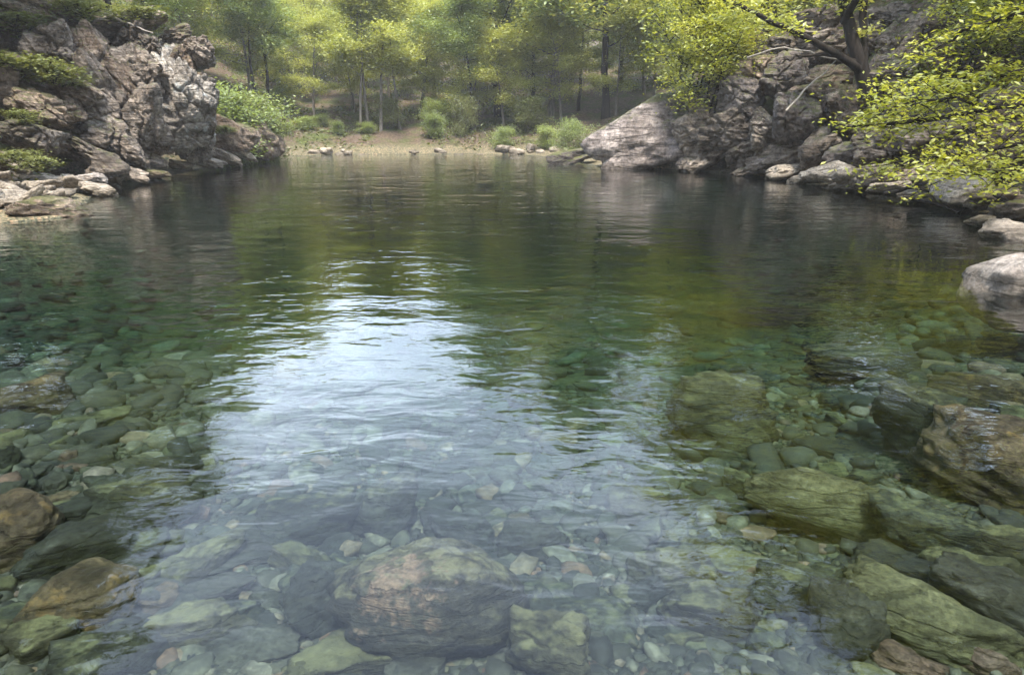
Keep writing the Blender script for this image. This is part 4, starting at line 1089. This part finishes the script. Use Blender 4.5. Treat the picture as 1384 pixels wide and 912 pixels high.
# dark forked tree on the right outcrop
def limb_tube(pix, r, n=14, seed=0, wob=0.03, sides=7):
    """pix: list of (px, py, Y); smooth polyline through them"""
    P = np.array([at_y(*p) for p in pix])
    t = np.linspace(0, len(P) - 1, n)
    k = np.arange(len(P))
    Q = np.stack([np.interp(t, k, P[:, i]) for i in range(3)], 1)
    Q[1:-1] = (Q[:-2] + 2 * Q[1:-1] + Q[2:]) / 4
    Q += np.random.default_rng(seed).normal(0, wob, Q.shape) * np.linspace(0, 1, n)[:, None]
    return Q, tube(Q, np.interp(np.linspace(0, 1, n), np.linspace(0, 1, len(r)), r), sides)
def custom_tree(name, label, base, limbs, leafm, barkm, per, leaf, sig, flat, twig=(0.5, 1.1), ntw=12, seed=0, group=None, start=0.25, drop=0.0):
    rg = np.random.default_rng(seed)
    b = at_y(*base)
    r = root(name, b, label, 'tree', group)
    tubes, tips = [], []
    for i, (pix, rad, leafy) in enumerate(limbs):
        Q, tb = limb_tube(pix, rad, 16, seed + i)
        tubes.append(tb)
        if not leafy: continue
        for q in range(int(ntw * leafy)):
            t = start + (1 - start) * rg.random()
            k = min(int(t * 15), 14)
            p = Q[k]; d = Q[min(k + 1, 15)] - Q[max(k - 1, 0)]; d /= np.linalg.norm(d) + 1e-9
            sd = d * 0.7 + rg.normal(0, 0.8, 3) * np.array([1, 1, 0.35]) + np.array([0, 0, 0.05])
            tw = curve_pts(p, sd, rg.uniform(*twig), rg, 4, 0.12, -0.03)
            tubes.append(tube(tw, np.linspace(0.012, 0.004, 5), 4))
            tips += [tw[2], tw[3], tw[4]]
        tips.append(Q[-1])
    tv, tf = join(tubes)
    link('trunk', make_mesh('trunk', tv - b, tf), M[barkm], r)
    if tips:
        lv, lf = leaves(np.array(tips), per, sig, flat, leaf, rg, drop=drop)
        link('crown', make_mesh('crown', lv - b, lf, smooth=False), M[leafm], r)
    return r
custom_tree('forked_tree', 'dark forked tree rooted between the rocks of the right outcrop', (1174, 128, 20.0), [
    ([(1174, 130, 20), (1168, 105, 20), (1156, 70, 20), (1146, 30, 20.2), (1138, -20, 20.4), (1120, -120, 20.8), (1090, -260, 21)], [0.27, 0.2, 0.17, 0.15, 0.12, 0.06], 1.3),
    ([(1166, 100, 20), (1168, 60, 20.4), (1166, 20, 20.8), (1172, -40, 21.2), (1190, -170, 21.6)], [0.13, 0.11, 0.1, 0.05], 1.0),
    ([(1166, 98, 20), (1140, 78, 19.6), (1105, 60, 19.2), (1070, 42, 18.8), (1030, 22, 18.4), (990, 2, 18), (930, -20, 17.6)], [0.12, 0.09, 0.07, 0.05, 0.03], 0.7),
    ([(1160, 84, 20), (1120, 74, 19.4), (1080, 76, 19), (1058, 84, 18.8)], [0.06, 0.04, 0.02], 0),
    ([(1140, 30, 20), (1190, -60, 18), (1260, -160, 16), (1340, -260, 14)], [0.1, 0.07, 0.03], 1.2),
    ([(1136, -40, 20.4), (1080, -110, 19), (1000, -190, 17.5)], [0.09, 0.06, 0.03], 1.0),
    ], 'leaf_spring', 'bark_dark', 40, 0.14, 0.25, 0.4, seed=41, start=0.45)
# maple with bright new leaves leaning out over the water from the right
M_Y = 13.0
custom_tree('overhanging_tree', 'leaning tree with bright yellow green leafy branches overhanging the water on the right', (1600, 215, 12.0), [
    ([(1600, 225, 12), (1590, 120, 12), (1570, 20, 12), (1540, -150, 12), (1520, -330, 12)], [0.28, 0.22, 0.16, 0.08], 0.5),
    ([(1590, 130, 12), (1480, 128, 12), (1384, 140, 12.2), (1300, 155, 12.6), (1230, 166, 13), (1170, 172, 13.4), (1140, 172, 13.6)], [0.10, 0.07, 0.045, 0.03, 0.012], 2.2),
    ([(1590, 150, 12), (1500, 165, 11.6), (1400, 190, 11.6), (1320, 205, 11.8), (1250, 215, 12.2), (1210, 222, 12.4)], [0.08, 0.055, 0.035, 0.01], 2.0),
    ([(1580, 80, 12), (1480, 80, 12.2), (1384, 96, 12.6), (1310, 110, 13), (1250, 118, 13.4)], [0.08, 0.05, 0.03, 0.01], 1.8),
    ([(1570, 30, 12), (1460, 10, 12.4), (1384, 16, 12.8), (1310, 40, 13.4), (1262, 66, 14)], [0.09, 0.06, 0.04, 0.012], 1.5),
    ([(1590, 180, 12), (1480, 210, 10.8), (1400, 226, 10.6), (1330, 236, 10.8), (1280, 238, 11.2)], [0.06, 0.04, 0.02, 0.008], 1.3),
    ([(1340, 152, 12.4), (1290, 130, 12.2), (1240, 140, 12.4), (1190, 150, 12.8)], [0.03, 0.02, 0.008], 1.3),
    ([(1560, -60, 12), (1440, -120, 11), (1300, -140, 10.5), (1180, -120, 10.5)], [0.1, 0.06, 0.02], 1.6),
    ([(1540, -160, 12), (1400, -260, 10), (1250, -330, 9), (1150, -380, 8.5)], [0.1, 0.06, 0.02], 1.6),
    ([(1570, -20, 12), (1500, -70, 9), (1420, -130, 7.5)], [0.1, 0.06, 0.02], 1.2),
    ], 'leaf_bright', 'bark_dark', 14, 0.10, 0.17, 0.35, twig=(0.4, 1.05), ntw=15, seed=51, start=0.3)
# bare wood on the right bank
deadwood = [
    ([(1010, 78, 24), (1060, 62, 23.4), (1110, 74, 23), (1140, 82, 22.6)], 0.03, 'bare pale branch lying across the rocks left of the forked tree'),
    ([(1062, 150, 21), (1100, 110, 21.5), (1130, 84, 22)], 0.03, 'bare grey branch slanting over the rounded blocks of the outcrop'),
    ([(1225, 100, 19.5), (1280, 55, 19.5), (1330, 10, 19.5), (1350, -20, 19.5)], 0.05, 'grey leaning stick rising behind the overhanging leaves'),
    ([(1196, 262, 15.0), (1240, 252, 14.6), (1290, 240, 14.2)], 0.05, 'dark waterlogged branch lying along the waterline by the flat stone'),
    ([(1230, 268, 14.4), (1262, 274, 13.9), (1300, 286, 13.2)], 0.04, 'short dark stick dipping into the water left of the pale smooth boulder'),
    ([(1340, 262, 12.6), (1370, 276, 12), (1400, 300, 11.4)], 0.05, 'dark stick on the shore right of the pale smooth boulder'),
    ([(110, 6, 24.6), (160, 26, 24.2), (205, 45, 24)], 0.05, 'fallen grey branch slanting over the top of the left cliff'),
]
for i, (pix, r, lab) in enumerate(deadwood):
    Q, (tv, tf) = limb_tube(pix, [r, r * 0.8, r * 0.4], 10, 600 + i, 0.04, 6)
    b = Q[0]
    o = link('dead_branch', make_mesh('dead_branch', tv - b, tf), M['bark_dark' if 'dark' in lab else 'bark_pale'], None, b)
    tag(o, lab, 'branch')

# ground cover on the banks
def ground_cover():
    rg = np.random.default_rng(91)
    n = 60000
    x = rg.uniform(-45, 45, n); y = rg.uniform(3, 95, n)
    s = shore_dist(x, y)
    P = np.stack([x, y, x * 0], 1)
    dens = fbm(P * 0.28, 3, 44) * 0.5 + 0.5
    ok = (s > 1.6) & (rg.random(n) < sstep(0.35, 0.75, dens))
    x, y = x[ok], y[ok]
    z = height(x, y) + 0.10
    return leaves(np.stack([x, y, z], 1), 5, 0.28, 0.5, 0.2, rg, tilt=0.6)
gv, gf = ground_cover()
uc = link('undergrowth', make_mesh('undergrowth', gv, gf, smooth=False), M['leaf_low'])
tag(uc, 'low green undergrowth on the banks', 'undergrowth', kind='stuff')

# ------------------------------------------------------------------ air between the far trees and the camera
def haze_box():
    m, nt, out = new_mat('valley_haze')
    v = N(nt, 'ShaderNodeVolumePrincipled')
    v.inputs['Color'].default_value = (0.93, 0.96, 1.0, 1)
    v.inputs['Density'].default_value = 0.0009
    nt.links.new(v.outputs[0], out.inputs['Volume'])
    bpy.context.view_layer.update()
    zt = float(max((o.matrix_world @ Vector(c)).z for o in C.objects if o.type == 'MESH' for c in o.bound_box)) + 2
    V = np.array([(x, y, z) for z in (-11, zt) for x, y in ((-155, -75), (155, -75), (155, 240), (-155, 240))], float)
    o = link('haze', make_mesh('haze', V, wf_, smooth=False), m)
    tag(o, 'thin pale air over the valley', 'haze', kind='stuff')
haze_box()
